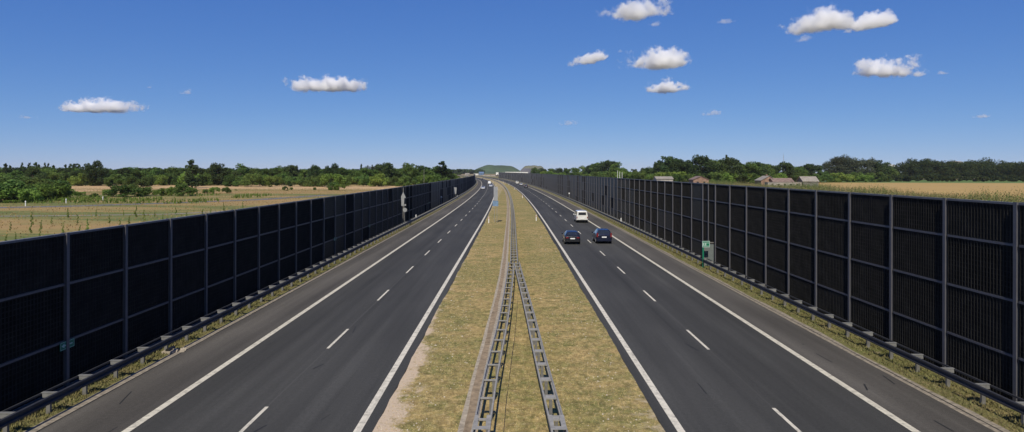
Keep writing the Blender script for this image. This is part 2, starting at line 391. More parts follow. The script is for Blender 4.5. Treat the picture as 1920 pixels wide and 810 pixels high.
def noise_wall(X, side, z_first, levels, zend, label, extra=()):
    """side = +1 when the road lies towards +x. levels: heights of the panel joints, ground first"""
    top = levels[-1]
    root = empty('noise_barrier', (X, 0, 0), label=label, cat='noise barrier')
    zs = []; z = z_first
    while z < zend: zs.append(z); z += 4.0
    s = side
    # post: an H section standing proud of the panels
    pm = MB()
    pm.box(.13 if s > 0 else -.155, .155 if s > 0 else -.13, -.085, .085, -.2, top + .05)
    pm.box(-.07 if s > 0 else -.13, .13 if s > 0 else .07, -.01, .01, -.2, top + .04)
    pm.box(-.09 if s > 0 else .07, -.07 if s > 0 else .09, -.085, .085, -.2, top + .05)
    pmesh = pm.mesh('post', M['frame'])
    allz = sorted(zs + list(extra))
    for z in allz[:100]:
        link('post', pmesh, root, (curve(z), z, 0))
    rest = MB()
    for z in allz[100:]:
        c = curve(z); rest.box(c - .09 - (.065 if s < 0 else 0), c + .09 + (.065 if s > 0 else 0), z - .085, z + .085, -.2, top + .05)
    if rest.v: tag(rest.build('post', M['frame'], root), kind='stuff')
    # panels
    bays = list(zip(zs, zs[1:]))
    cache = {}
    def panel_mesh(h, smooth=False):
        if (h, smooth) in cache: return cache[(h, smooth)]
        mb = MB(); mb.box(-.05, .03*1, -1.91, 1.91, 0, h, 0)
        fx0, fx1 = (.03, .05) if s > 0 else (-.07, -.05)
        n = 22
        for i in range(n):
            y = -1.86 + 3.72 * i / (n - 1)
            mb.box(fx0 - (.002 if s > 0 else 0), fx1 + (0 if s > 0 else .002), y - .022, y + .022, .01, h - .01, 1)
        k = max(3, int(h / .17))
        gx0, gx1 = (.029, .042) if s > 0 else (-.062, -.049)
        for i in range(k):
            zz = .03 + (h - .06) * i / (k - 1)
            mb.box(gx0, gx1, -1.9, 1.9, zz - .014, zz + .014, 1)
        cache[(h, smooth)] = mb.mesh('panel', [M['panel_smooth' if smooth else 'panel'], M['rib_smooth' if smooth else 'rib']]); return cache[(h, smooth)]
    rows = list(zip(levels, levels[1:]))
    nb = 100 // len(rows); pr = random.Random(label)
    for a, b in bays[:nb]:
        c = (curve(a) + curve(b)) / 2; ang = math.atan2(-(curve(b) - curve(a)), b - a)
        # glossier material copy, likelier farther along, adds a sky sheen that lightens the distant wall
        odds = max(0.0, min(0.72, (a - 50) / 80.0)); whole = pr.random() < odds
        for l0, l1 in rows:
            link('panel', panel_mesh(round(l1 - l0 - .1, 3), whole if pr.random() < .8 else pr.random() < odds), root, (c, (a + b) / 2, l0 + .05), ang)
    rest = MB()
    for a, b in bays[nb:]:
        whole = pr.random() < .74
        for l0, l1 in rows:
            rest_n = len(rest.f)
            bay_box(rest, 0, a + .09, b - .09, -.05, .04, l0 + .05, l1 - .05)
            if not (whole if pr.random() < .8 else pr.random() < .74): rest.m[rest_n:] = [1] * (len(rest.f) - rest_n)
    tag(rest.build('panel', [M['panel_smooth'], M['panel']], root), kind='stuff')
    # horizontal joints between the rows, and the capping
    x0, x1 = (-.04, .085) if s > 0 else (-.085, .04)
    for l in levels[1:-1] + [0.04]:
        mb = MB()
        for a, b in bays: bay_box(mb, 0, a + .088, b - .088, x0, x1, l - .042, l + .042)
        mb.build('rail', M['frame'], root)
    mb = MB()
    for a, b in bays: bay_box(mb, 0, a + .088, b - .088, -.09, .09, top - .05, top + .03)
    mb.build('capping', M['cap'], root)
    return root
noise_wall(-17.3, 1, 26.4 - 12, [-.15, 1.80, 4.00, 5.94], 700,
           'dark noise wall left of the oncoming carriageway, three panels high')
noise_wall(18.1, -1, 28.36 - 12, [-.15, 1.80, 3.80, 5.80, 7.30], 860,
           'dark noise wall right of the carriageway with departing cars, four panels high', extra=(62.5,))

# emergency exit in the right wall
M['door_grey'] = simple('door_grey', (0.13, 0.15, 0.145), 0.5, var=0.15, obj=True)
M['sign_green'] = simple('sign_green', (0.01, 0.16, 0.085), 0.4, var=0.1)
M['sign_pale'] = simple('sign_pale', (0.34, 0.48, 0.43), 0.4, var=0.05)
M['white'] = simple('white_paint', (0.72, 0.72, 0.70), 0.5, var=0.08)
M['galv'] = simple('galvanised_steel', (0.27, 0.26, 0.235), 0.65, 0.0, 0.2, var=0.22, scale=6, obj=True)
M['galv_dull'] = simple('dull_galvanised_steel', (0.15, 0.145, 0.135), 0.6, 0.1, 0.4, var=0.2, scale=6, obj=True)
M['beam_dark'] = simple('dark_rail_paint', (0.040, 0.041, 0.046), 0.5, 0.1, 0.4, var=0.2, scale=3, obj=True)  # dark grey-blue paint of the roadside beams
M['bracket'] = simple('bracket_steel', (0.17, 0.17, 0.165), 0.6, 0, 0.3, var=0.25, scale=3)
M['black'] = simple('black_plastic', (0.015, 0.015, 0.016), 0.5, var=0.1)
M['red'] = simple('red_reflector', (0.55, 0.03, 0.02), 0.4, var=0.1)
d = empty('emergency_exit_door', (17.72, 60.95, 0), R(90), label='grey emergency exit door in the right noise wall', cat='door')
MB().box(-.05, -.01, -.5, .5, .05, 1.95).build('door_leaf', M['door_grey'], d)
MB().box(-.09, -.012, -.58, -.502, 0, 2.15).box(-.09, -.012, .502, .58, 0, 2.15).box(-.09, -.012, -.50, .50, 2.052, 2.15).build('door_frame', M['galv_dull'], d)
MB().box(-.10, -.052, .30, .42, 1.0, 1.05).build('handle', M['black'], d)
sg = empty('emergency_exit_sign', (17.05, 60.0, 0), R(6), label='green and white exit sign on a dark green post before the right wall', cat='sign')
MB().box(-.30, -.18, -.03, .03, 0, 1.9).build('post', M['sign_green'], sg)
MB().box(-.34, .34, -.06, -.03, 1.78, 2.34).build('sign_plate', M['sign_pale'], sg)
g = MB()
g.box(-.30, .30, -.066, -.0605, 2.20, 2.29); g.box(-.30, .30, -.066, -.0605, 1.83, 1.87)
g.box(.02, .28, -.066, -.0605, 1.92, 2.14)
g.tube((-.14, -.063, 2.12), (-.14, -.067, 2.12), .035, n=10)
g.box(-.18, -.12, -.066, -.0605, 1.98, 2.08); g.box(-.24, -.17, -.066, -.0605, 1.90, 1.95); g.box(-.12, -.06, -.066, -.0605, 1.93, 1.98)
g.build('pictogram', M['sign_green'], sg)

def arrow_plate(z, h, tilt, label, X=-17.3, grp=None):
    o = empty('direction_sign', (X + .105 + curve(z), z, h), label=label, cat='sign')
    if grp: o['group'] = grp
    Mx = Matrix.Rotation(tilt, 4, 'Z')
    MB().box(0, .02, -.42, .42, -.16, .16, M=Mx).build('sign_plate', M['sign_green'], o)
    g = MB()
    g.box(.0205, .026, -.18, .30, -.022, .022, M=Mx)
    g.prism([(-.34, 0), (-.18, .085), (-.18, -.085)], 'x', .0205, .026)
    for p in ((-.40, .40, .128, .142), (-.40, .40, -.142, -.128)): g.box(.0205, .026, p[0], p[1], p[2], p[3], M=Mx)
    for s_ in (-1, 1): g.box(.0205, .026, s_*.40 - .007, s_*.40 + .007, -.128, .128, M=Mx)
    g.build('arrow', M['sign_pale'], o)
    return o
arrow_plate(26.4, 1.66, 0, 'green arrow sign on the nearest full post of the left noise wall')
for i, z in enumerate((66.4, 82.4, 142.4)):
    arrow_plate(z, 1.8, 0, ['small green arrow plate on the left wall, the nearest of the three small ones',
        'small green arrow plate on the left wall, the middle one of the three small ones',
        'small green arrow plate on the left wall, the farthest beyond the arrow-topped signpost'][i], grp='arrow plates on the left wall')

# ------------------------------------------------------------------ guardrails
def interp(pts, z):
    for (a, u), (b, v) in zip(pts, pts[1:]):
        if z <= b: return u + (v - u) * (z - a) / (b - a)
    return pts[-1][1]
WPROF = [(0, .75), (.03, .735), (.03, .69), (-.045, .655), (-.045, .60), (.03, .565), (.03, .52), (0, .50), (-.0, .455), (.03, .44)]
def beam(name, path, z0, z1, off, flip, mat, parent, lift=0.0, step=2.0):
    """W-profile beam swept along the path; flip turns the corrugation to the other side"""
    prof = [(0.0, .755), (.045, .735), (.045, .675), (-.03, .640), (-.03, .575), (.045, .540), (.045, .48), (.0, .455)]
    back = [(x - .012, z) for x, z in reversed(prof)]
    ring = [((x * flip) + off, z + lift) for x, z in prof + back]
    if flip < 0: ring = ring[::-1]
    mb = MB(); n = int((z1 - z0) / step); k = len(ring)
    for i in range(n + 1):
        z = z0 + (z1 - z0) * i / n; c = path(z)
        mb.v += [(c + x, z, h) for x, h in ring]
        if i:
            for j in range(k):
                a = (i-1)*k + j; b = (i-1)*k + (j+1) % k
                mb.f.append((a, a + k, b + k, b)); mb.m.append(0)
    mb.f.append(tuple(range(k))); mb.m.append(0); mb.f.append(tuple(range((n+1)*k - 1, n*k - 1, -1))); mb.m.append(0)
    return mb.build(name, mat, parent)

def bounded(items, make, rest_make, name, mat, root, cap=100):
    for it in items[:cap]: make(it)
    if items[cap:]:
        mb = MB()
        for it in items[cap:]: rest_make(mb, it)
        tag(mb.build(name, mat, root), kind='stuff')

def roadside_rail(X, s, z0, z1, label, phase):
    """s=+1: the road lies towards +x"""
    root = empty('guardrail', (0, 0, 0), label=label, cat='guardrail')
    path = lambda z: X + curve(z)
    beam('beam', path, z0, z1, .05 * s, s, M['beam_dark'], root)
    post = MB().box(-.34*s if s > 0 else .20, -.20 if s > 0 else .34, -.05, .05, -.3, .70).mesh('post', M['galv_dull'])
    sp = MB()
    a, b = (-.50, .03) if s > 0 else (-.03, .50)
    sp.box(a, b, -.07, .07, .705, .735)                       # flat bracket
    sp.box(a + .04, b - .02, -.06, .06, .56, .704)
    spm = sp.mesh('bracket', M['bracket'])
    zs = []; z = phase
    while z < z1: zs.append(z); z += 2.0
    bounded(zs, lambda z: link('post', post, root, (path(z), z, 0)), lambda mb, z: mb.box(path(z) - .3*s - .07, path(z) - .3*s + .07, z-.05, z+.05, -.3, .7), 'post', M['galv_dull'], root)
    bounded(zs, lambda z: link('bracket', spm, root, (path(z), z, 0)), lambda mb, z: mb.box(path(z) + a, path(z) + b, z-.07, z+.07, .705, .735), 'bracket', M['bracket'], root)
    mb = MB()
    p2 = lambda z: path(z) - .5 * s
    mbz = np.arange(z0, z1, 4.0)
    for q0, q1 in zip(mbz, mbz[1:]):
        n = len(mb.v); u, v = p2(q0), p2(q1)
        mb.v += [(u-.03, q0, .66), (u+.03, q0, .66), (v+.03, q1, .66), (v-.03, q1, .66), (u-.03, q0, .72), (u+.03, q0, .72), (v+.03, q1, .72), (v-.03, q1, .72)]
        for f in ((0,3,2,1),(4,5,6,7),(1,2,6,5),(3,0,4,7)): mb.f.append(tuple(n+i for i in f)); mb.m.append(0)
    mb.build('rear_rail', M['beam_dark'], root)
roadside_rail(-15.72, 1, 8, 640, 'dark steel guardrail at the foot of the left noise wall', 9.6)
roadside_rail(16.86, -1, 8, 800, 'dark steel guardrail at the foot of the right noise wall', 8.8)

def channel(path, z0, z1, off, root):           # slim inner member of a one-sided rail
    mb = MB(); n = int((z1 - z0) / 2)
    for i in range(n + 1):
        z = z0 + (z1 - z0) * i / n; c = path(z) + off
        mb.v += [(c - .03, z, .64), (c + .03, z, .64), (c + .03, z, .755), (c - .03, z, .755)]
        if i:
            for j in range(4):
                a = (i-1)*4 + j; b = (i-1)*4 + (j+1) % 4
                mb.f.append((a, a + 4, b + 4, b)); mb.m.append(0)
    mb.f.append((3, 2, 1, 0)); mb.m.append(0); mb.f.append(tuple(range(n*4, n*4+4))); mb.m.append(0)
    return mb.build('rear_rail', M['galv'], root)
def median_rail(pts, half, z0, z1, label, phase, plate, rung_d, blocks):
    root = empty('guardrail', (0, 0, 0), label=label, cat='guardrail')
    path = (lambda z: interp(pts, z) + curve(z))
    if blocks != 1: beam('beam', path, z0, z1, -half, -1, M['galv'], root)
    else: channel(path, z0, z1, -half, root)
    if blocks != 0: beam('beam', path, z0, z1, half, 1, M['galv'], root)
    else: channel(path, z0, z1, half, root)
    zs = []; z = phase
    while z < z1: zs.append(z); z += 2.0
    r = MB(); r.box(-half + .02, half - .02, -.03, .03, .70, .752)
    r.box(-half + .05, half - .05, .035, .035 + rung_d, .685, .70)
    r.box(-half + .05, half - .05, .035 + rung_d, .047 + rung_d, .60, .70)
    rm = r.mesh('rung', M['galv'])
    if blocks < 2:
        c = path(20.6); MB().box(c - half - .02, c + half + .03, 20.2, 20.45, .762, .775).box(c - half - .02, c - half + .1, 20.46, 21.4, .762, .775).box(c + half - .12, c + half + .03, 20.46, 21.4, .762, .775).build('splice_plate', M['galv'], root)
    p = MB()
    p.box(-.055, .055, -.07, -.062, -.3, .70); p.box(-.055, -.045, -.061, .061, -.3, .70); p.box(.045, .055, -.061, .061, -.3, .70)
    pmh = p.mesh('post', M['galv_dull'])
    bounded(zs, lambda z: link('rung', rm, root, (path(z), z, 0)), lambda mb, z: mb.box(path(z)-half+.02, path(z)+half-.02, z-rung_d/2, z+rung_d/2, .70, .74), 'rung', M['galv'], root)
    bounded(zs, lambda z: link('post', pmh, root, (path(z) + plate, z, 0)), lambda mb, z: mb.box(path(z)-.05, path(z)+.05, z-.05, z+.05, -.3, .7), 'post', M['galv_dull'], root)
    return root
LP = ((0, -1.35), (12, -1.1), (20, -.90), (25.4, -.78), (34.2, -.46), (40.3, -.3), (50, -.12), (58, -.02))
RP = ((0, 1.75), (12, 1.55), (20, 1.42), (28.6, 1.17), (36.4, 1.0), (44.3, .79), (51.3, .58), (58, .42))
SP = ((0, .2), (5000, .2))
median_rail(LP, .235, 8, 58, 'left branch of the forked galvanised guardrail in the median', 9.1, .14, .16, 0)
median_rail(RP, .215, 8, 58, 'right branch of the forked galvanised guardrail in the median', 9.1, .0, .42, 1)
median_rail(SP, .29, 58.2, 900, 'single galvanised median guardrail running into the distance', 59.2, 0, .34, 2)
# pale stones lying on the median
stv = MB(); g = random.Random(8)
for i in range(800):
    y = 18 * (90 / 18) ** g.random(); x = g.choice((g.uniform(3.0, 4.85), g.uniform(-4.3, -2.4), g.uniform(.9, 4.6), g.uniform(-4.3, -1.9)))
    r_ = g.uniform(.012, .042) * (1.6 if g.random() < .06 else 1); n = len(stv.v); a0 = g.random() * 6
    k = 5
    stv.v += [(x + r_*math.cos(a0 + j*1.2566)*g.uniform(.7, 1.2), y + r_*math.sin(a0 + j*1.2566)*g.uniform(.7, 1.3), .008) for j in range(k)]
    stv.v += [(x + r_*.6*math.cos(a0 + j*1.2566), y + r_*.6*math.sin(a0 + j*1.2566), .012 + r_*g.uniform(.5, .8)) for j in range(k)]
    for j in range(k): stv.f.append((n+j, n+(j+1) % k, n+k+(j+1) % k, n+k+j)); stv.m.append(0)
    stv.f.append(tuple(n+k+j for j in range(k))); stv.m.append(0)
M['stone'] = simple('pale_stone', (0.46, 0.40, 0.31), 0.9, var=0.3, scale=9)
tag(stv.build('pebbles', M['stone']), 'small pale stones scattered over the dry median grass', 'stones', kind='stuff')
# thin steel cable lying by the left branch, and its concrete edging
strip('kerb_edge', 0, 0, ZN, 58, 0.024, M['tar'], 1.0, 0.01, 0.0, fa=lambda z: interp(LP, z) + .60, fb=lambda z: interp(LP, z) + .62)

# ------------------------------------------------------------------ delineators and road signs
def delineator(X, z, h, label, reflector=None, grp='white roadside delineator posts', z0=0):
    o = empty('delineator_post', (X + curve(z), z, z0), label=label, cat='marker post', group=grp)
    mb = MB(); mb.prism([(-.06, -.03), (.06, -.03), (.06, .03), (-.06, .03)], 'z', 0, h)
    mb.prism([(-.06, h), (.06, h), (.06, h + .06)], 'y', -.03, .03)
    mb.build('post', M['white'], o)
    if reflector: MB().box(-.045, .045, -.036, -.031, h - .26, h - .10).build('reflector', M[reflector], o)
    return o
dn = ['nearest', 'second', 'third', 'fourth', 'fifth', 'sixth']
for i in range(6):
    delineator(4.15, 116 + 100*i, 1.0, 'slim white marker post on the right median edge, %s from the bridge' % dn[i], 'red')
    delineator(-3.75, 111 + 100*i, 1.0, 'white and red marker post on the left median edge, %s from the bridge' % dn[i], 'red')
for i, z in enumerate((114, 208)):
    delineator(-16.0, z, .45, 'short white marker on the left roadside guardrail, %s of two' % ('nearer', 'farther')[i], None, z0=.7)
delineator(16.95, 106, .5, 'short white round-headed marker on the right roadside guardrail', None, z0=.7)

def panel_sign(name, X, z, label, parts, posts, cat='road sign', rz=0):
    o = empty(name, (X, z, 0), rz, label=label, cat=cat)
    for (x0, x1, h) in posts: MB().tube((x0, 0, -.2), (x1, 0, h), .035, n=8).build('pole', M['galv'], o)
    for nm, shp, mt in parts:
        if shp[0] == 'box': MB().box(shp[1], shp[2], -.05, -.03, shp[3], shp[4]).build(nm, M[mt], o)
        elif shp[0] == 'disc': MB().tube((shp[1], -.05, shp[2]), (shp[1], -.03, shp[2]), shp[3], n=20).build(nm, M[mt], o)
        else: MB().prism(shp[1], 'y', -.05, -.03).build(nm, M[mt], o)
    return o
M['sign_back'] = simple('sign_back_aluminium', (0.29, 0.295, 0.295), 0.5, 0.1, var=0.12, scale=3)
M['sign_blue_grey'] = simple('weathered_blue_back', (0.16, 0.24, 0.34), 0.5, 0.1, var=0.2, scale=3)
panel_sign('road_sign', -16.55, 104, 'tall grey arrow-topped signpost with round plates before the left wall', [
    ('sign_plate', ('poly', [(-.27, 3.1), (.10, 3.1), (.17, 4.35), (.42, 4.3), (.0, 5.25), (-.33, 4.55)]), 'sign_back'),
    ('small_plate', ('disc', .30, 3.25, .14), 'sign_back'),
    ('round_plate', ('disc', .26, 2.5, .32), 'sign_back')], [(-.05, 0, 5.9), (.22, .06, 4.4)])
panel_sign('road_sign', -16.55 + curve(207), 207, 'pale grey rectangular sign beside the left wall, far ahead', [
    ('sign_plate', ('poly', [(-.38, 1.55), (.34, 1.55), (.5, 3.5), (-.5, 3.6)]), 'sign_back')], [(.1, .1, 3.4)])
panel_sign('median_sign', -2.75, 112, 'blue and grey sign on two thin poles in the median grass', [
    ('sign_plate', ('box', -.42, .52, 2.7, 3.6), 'sign_blue_grey'),
    ('upper_plate', ('box', -.25, .42, 3.65, 5.9), 'sign_back')], [(-.12, -.12, 5.6), (.30, .30, 5.6)])
for i, (z, X) in enumerate(((166, -16.9), (196, 17.0))):
    o = panel_sign('marker_pole', X + curve(z), z, ['thin pole with a small white box before the left wall', 'thin pole with a small white box before the right wall'][i],
        [('box', ('box', -.16, .16, 2.0, 2.35), 'white')], [(0, 0, 2.2)], 'marker pole')

# ------------------------------------------------------------------ vehicles
def paint(name, c, rough=0.25):
    m, t, b = newmat(name, rough, 0.0, 0.5); b.inputs['Base Color'].default_value = (*c, 1)
    b.inputs['Coat Weight'].default_value = 0.6; b.inputs['Coat Roughness'].default_value = 0.08
    f = noise(t, pos(t, obj=True), 2.5, 4)
    t.links.new(ramp(t, f, [(0.3, tuple(x * 0.85 for x in c)), (0.7, tuple(min(1, x * 1.1) for x in c))]), b.inputs['Base Color']); return m
M['glass'] = paint('car_glass', (0.02, 0.024, 0.03), 0.06)
M['tyre'] = simple('tyre', (0.02, 0.02, 0.02), 0.9)
M['rim'] = simple('wheel_rim', (0.4, 0.4, 0.42), 0.35, 0.7)
M['lamp_red'] = paint('tail_lamp', (0.16, 0.010, 0.012), 0.2)
M['lamp_clear'] = paint('head_lamp', (0.6, 0.62, 0.64), 0.15)
M['plate'] = simple('number_plate', (0.75, 0.75, 0.72), 0.4, var=0.03)
CARS = {
 'black': paint('black_car_paint', (0.010, 0.011, 0.015)), 'navy': paint('navy_car_paint', (0.006, 0.009, 0.026)),
 'white': paint('white_van_paint', (0.70, 0.69, 0.64)), 'silver': paint('silver_car_paint', (0.45, 0.46, 0.48)),
 'dark': paint('dark_car_paint', (0.03, 0.032, 0.04))}
SHAPES = {   # y, bottom, belt, top, half width, roof half width ; y = 0 is the tail
 'hatchback': ([(0, .42, .80, .90, .80, .70), (.10, .28, .90, 1.00, .88, .76), (.50, .24, .97, 1.40, .90, .60), (1.1, .22, .97, 1.49, .90, .60), (2.1, .22, .95, 1.46, .90, .59),
               (2.95, .22, .93, 1.02, .90, .74), (3.75, .24, .80, .86, .88, .70), (4.15, .30, .60, .68, .78, .62)], (.72, 3.35), .32),
 'minivan': ([(0, .42, .95, 1.02, .84, .74), (.10, .28, 1.00, 1.12, .91, .80), (.42, .24, 1.06, 1.58, .92, .66), (1.1, .22, 1.06, 1.66, .92, .64), (2.3, .22, 1.02, 1.62, .92, .62),
              (3.35, .22, .98, 1.08, .92, .76), (3.95, .24, .85, .92, .90, .72), (4.35, .30, .62, .70, .80, .64)], (.78, 3.5), .33),
 'van': ([(0, .40, 1.12, 1.78, .90, .74), (.06, .30, 1.14, 1.90, .94, .78), (.4, .26, 1.15, 1.95, .95, .80), (2.4, .26, 1.15, 1.97, .95, .80), (3.5, .26, 1.10, 1.90, .95, .76),
          (4.3, .26, 1.02, 1.10, .94, .80), (4.7, .30, .75, .82, .86, .70)], (.85, 3.75), .33)}
def make_car(shape, colour, plate_lit=True):
    st, axles, wr = SHAPES[shape]
    root = empty('van' if shape == 'van' else 'car', (0, 0, 0))
    def ring(s):
        y, b, be, t, hw, rw = s
        return [(0, y, b), (hw*.9, y, b), (hw, y, b + .12), (hw + .015, y, (b + be) / 2 + .05), (hw - .01, y, be), (rw, y, t - .05), (rw * .82, y, t), (0, y, t + .015)]
    mb = MB(); rings = [ring(s) for s in st]
    full = [r + [(-x, y, z) for x, y, z in reversed(r[1:-1])] for r in rings]; k = len(full[0])
    for r in full: mb.v += r
    for i in range(len(full) - 1):
        for j in range(k):
            a = i*k + j; b = i*k + (j+1) % k
            mb.f.append((a, b, b + k, a + k)); mb.m.append(0)
    mb.f.append(tuple(range(k - 1, -1, -1))); mb.m.append(0)
    mb.f.append(tuple(range((len(full)-1)*k, len(full)*k))); mb.m.append(0)
    body = mb.build('body', CARS[colour], root)
    bv = body.modifiers.new('bevel', 'BEVEL'); bv.width = .035; bv.segments = 2; bv.limit_method = 'ANGLE'; bv.angle_limit = R(25)
    def quad(name, P, mat, off, thick=.012):
        P = [Vector(p) for p in P]; n = (P[1]-P[0]).cross(P[2]-P[0]).normalized()
        if n.dot(off) < 0: n = -n
        m2 = MB(); A = [p + n * .006 for p in P]; B = [p + n * (.006 + thick) for p in P]
        q = len(P); m2.v = [tuple(p) for p in A + B]
        m2.f = [tuple(range(q)), tuple(range(2*q-1, q-1, -1))] + [(i, q+i, q+(i+1) % q, (i+1) % q) for i in range(q)]; m2.m = [0]*len(m2.f)
        return m2.build(name, mat, root)
    lerp = lambda a, b, t: tuple(a[i] + (b[i]-a[i]) * t for i in range(3))
    # rear window
    if shape == 'van':
        z0, z1 = 1.28, 1.72
        MB().box(-.62, .62, -.03, -.004, z0, z1).build('rear_window', M['glass'], root)
    else:
        a, b = rings[1], rings[2]
        lo, hi = lerp(a[6], b[6], .12), lerp(a[6], b[6], .92)
        quad('rear_window', [(-lo[0]*1.08, lo[1], lo[2]), (lo[0]*1.08, lo[1], lo[2]), (hi[0]*1.05, hi[1], hi[2]), (-hi[0]*1.05, hi[1], hi[2])], M['glass'], Vector((0, -1, 1)))
    # windscreen
    ns = len(rings); wi = ns - 3 - (1 if shape == 'van' else 0)
    a, b = (rings[3], rings[4]) if False else (rings[ns-4], rings[ns-3])
    lo, hi = lerp(a[6], b[6], .12), lerp(a[6], b[6], .93)
    quad('windscreen', [(-lo[0], lo[1], lo[2]), (lo[0], lo[1], lo[2]), (hi[0], hi[1], hi[2]), (-hi[0], hi[1], hi[2])], M['glass'], Vector((0, 1, 1)))
    # side windows
    for s in (-1, 1):
        seg = [(1 if shape == 'van' else 2, 3), (3, ns - 4)] if shape == 'van' else [(2, 3), (3, 4)]
        for i0, i1 in seg:
            if i0 == i1: continue
            a, b = rings[i0], rings[i1]
            P = [lerp(a[4], a[5], .12), lerp(b[4], b[5], .12), lerp(b[4], b[5], .88), lerp(a[4], a[5], .88)]
            P = [lerp(P[0], P[1], .04), lerp(P[0], P[1], .96), lerp(P[3], P[2], .96), lerp(P[3], P[2], .04)]
            quad('side_window', [(x*s, y, z) for x, y, z in P], M['glass'], Vector((s, 0, .3)))
        y = st[ns-4][0] + .55
        z = st[ns-4][2] + .02; hw = st[0][4] + .1
        MB().box(*(sorted((s*hw, s*(hw+.19)))), y - .05, y + .06, z, z + .14).build('mirror', CARS[colour], root)
        # tail lamps and headlamps
        hw = st[0][4]; be = st[0][2]
        if shape == 'hatchback': MB().box(*sorted((s*(hw-.02), s*(hw-.34))), -.02, .02, be - .08, be + .06).build('tail_light', M['lamp_red'], root)
        elif shape == 'minivan': MB().box(*sorted((s*(hw+.045), s*(hw-.14))), -.02, .12, be - .16, be + .32).build('tail_light', M['lamp_red'], root)
        else: MB().box(*sorted((s*(hw+.01), s*(hw-.12))), -.02, .05, .72, 1.02).build('tail_light', M['lamp_red'], root)
        L = st[-1][0]; h2 = st[-1][4]
        MB().box(*sorted((s*(h2-.02), s*(h2-.36))), L - .12, L + .015, st[-1][2] - .06, st[-1][2] + .07).build('headlight', M['lamp_clear'], root)
        for ax in axles:
            hw = .90 if shape != 'van' else .94
            wl = MB().tube((s*(hw-.20), ax, wr), (s*(hw+.025), ax, wr), wr, n=20).build('wheel', M['tyre'], root)
            MB().tube((s*(hw+.026), ax, wr), (s*(hw+.035), ax, wr), wr*.62, n=14).build('rim', M['rim'], wl)
    pz = {'hatchback': .62, 'minivan': .72, 'van': .60}[shape]
    MB().box(-.27, .27, -.03, -.002, pz, pz + .13).build('number_plate', M['plate'], root)
    MB().box(-.26, .26, st[-1][0] + .002, st[-1][0] + .025, .42, .53).build('number_plate', M['plate'], root)
    bw = st[0][4] + .01
    MB().box(-bw, bw, -.06, .02, .32, .50).build('rear_bumper', M['black'] if shape != 'minivan' else CARS[colour], root)
    return root
def copy_tree(o, parent=None):
    c = o.copy(); col.objects.link(c)
    if parent: c.parent = parent
    for ch in list(o.children): copy_tree(ch, c)
    return c
def place(o, x, z, away=True, **k):
    sl = (curve(z + 1) - curve(z - 1)) / 2
    o.location = (x + curve(z), z, .006)
    o.rotation_euler = (0, 0, (0 if away else math.pi) - math.atan(sl))
    tag(o, **k); return o
c1 = place(make_car('hatchback', 'black'), 7.0, 78.6, label='black hatchback in the overtaking lane, tail towards the viewer', cat='car')
c2 = place(make_car('minivan', 'navy'), 10.75, 79.4, label='dark blue people carrier with tall red tail lights beside the black car', cat='car')
v1 = place(make_car('van', 'white'), 11.55, 112.0, label='white van ahead of the dark blue people carrier', cat='van')
silver = make_car('hatchback', 'silver'); place(silver, 11.2, 405, label='small pale car far ahead in the right carriageway, just before the dark one', cat='car')
dark = make_car('minivan', 'dark'); place(dark, 11.2, 352, label='dark car far off in the right carriageway, last before the bend', cat='car')
wv = copy_tree(v1); place(wv, 11.2, 455, label='tiny white van farthest ahead in the right carriageway', cat='van')
s2 = copy_tree(silver); place(s2, -10.6, 322, False, label='white car approaching in the outer left lane, nearest of the oncoming cars', cat='car')
s3 = copy_tree(silver); place(s3, -7.0, 372, False, label='pale car approaching in the inner lane behind the nearest oncoming car', cat='car')
s4 = copy_tree(v1); place(s4, -7.4, 455, False, label='white van approaching on the bend behind two pale cars', cat='van')
d3 = copy_tree(dark); place(d3, -6.9, 505, False, label='dark car approaching by the median on the bend', cat='car')
d4 = copy_tree(dark); place(d4, -9.6, 660, False, label='dark car farthest away on the left carriageway', cat='car')

# ------------------------------------------------------------------ trees
def leaf_mat(name, c, c2, rnd=0.35):
    m, t, b = newmat(name, 0.75, 0, 0.15)
    oi = N(t, 'ShaderNodeObjectInfo')
    f = noise(t, pos(t), 0.35, 3)
    base = mix(t, ramp(t, f, [(0.38, (0,) * 3), (0.62, (1,) * 3)]), c, c2)
    hs = N(t, 'ShaderNodeHueSaturation')
    t.links.new(base, hs.inputs['Color'])
    mr = N(t, 'ShaderNodeMapRange'); mr.inputs['To Min'].default_value = 1 - rnd; mr.inputs['To Max'].default_value = 1 + rnd
    t.links.new(oi.outputs['Random'], mr.inputs['Value']); t.links.new(mr.outputs[0], hs.inputs['Value'])
    mr2 = N(t, 'ShaderNodeMapRange'); mr2.inputs['To Min'].default_value = 0.485; mr2.inputs['To Max'].default_value = 0.515
    fr = maths(t, 'FRACT', maths(t, 'MULTIPLY', oi.outputs['Random'], 7.31)); t.links.new(fr, mr2.inputs['Value']); t.links.new(mr2.outputs[0], hs.inputs['Hue'])
    t.links.new(hs.outputs[0], b.inputs['Base Color'])
    tr = N(t, 'ShaderNodeBsdfTranslucent'); t.links.new(hs.outputs[0], tr.inputs[0])
    ms = N(t, 'ShaderNodeMixShader'); ms.inputs[0].default_value = 0.3
    out = t.nodes['Material Output']
    t.links.new(b.outputs[0], ms.inputs[1]); t.links.new(tr.outputs[0], ms.inputs[2]); t.links.new(ms.outputs[0], out.inputs[0])
    return m
M['leaf_dark'] = leaf_mat('dark_foliage', (0.038, 0.064, 0.022), (0.062, 0.092, 0.028))
M['leaf_mid'] = leaf_mat('mid_foliage', (0.068, 0.120, 0.026), (0.115, 0.165, 0.038))
M['leaf_bright'] = leaf_mat('bright_foliage', (0.12, 0.19, 0.032), (0.165, 0.23, 0.045), 0.25)
M['leaf_grey'] = leaf_mat('grey_foliage', (0.085, 0.100, 0.060), (0.070, 0.085, 0.048), 0.2)
M['leaf_conifer'] = leaf_mat('conifer_foliage', (0.035, 0.055, 0.024), (0.048, 0.070, 0.028), 0.25)
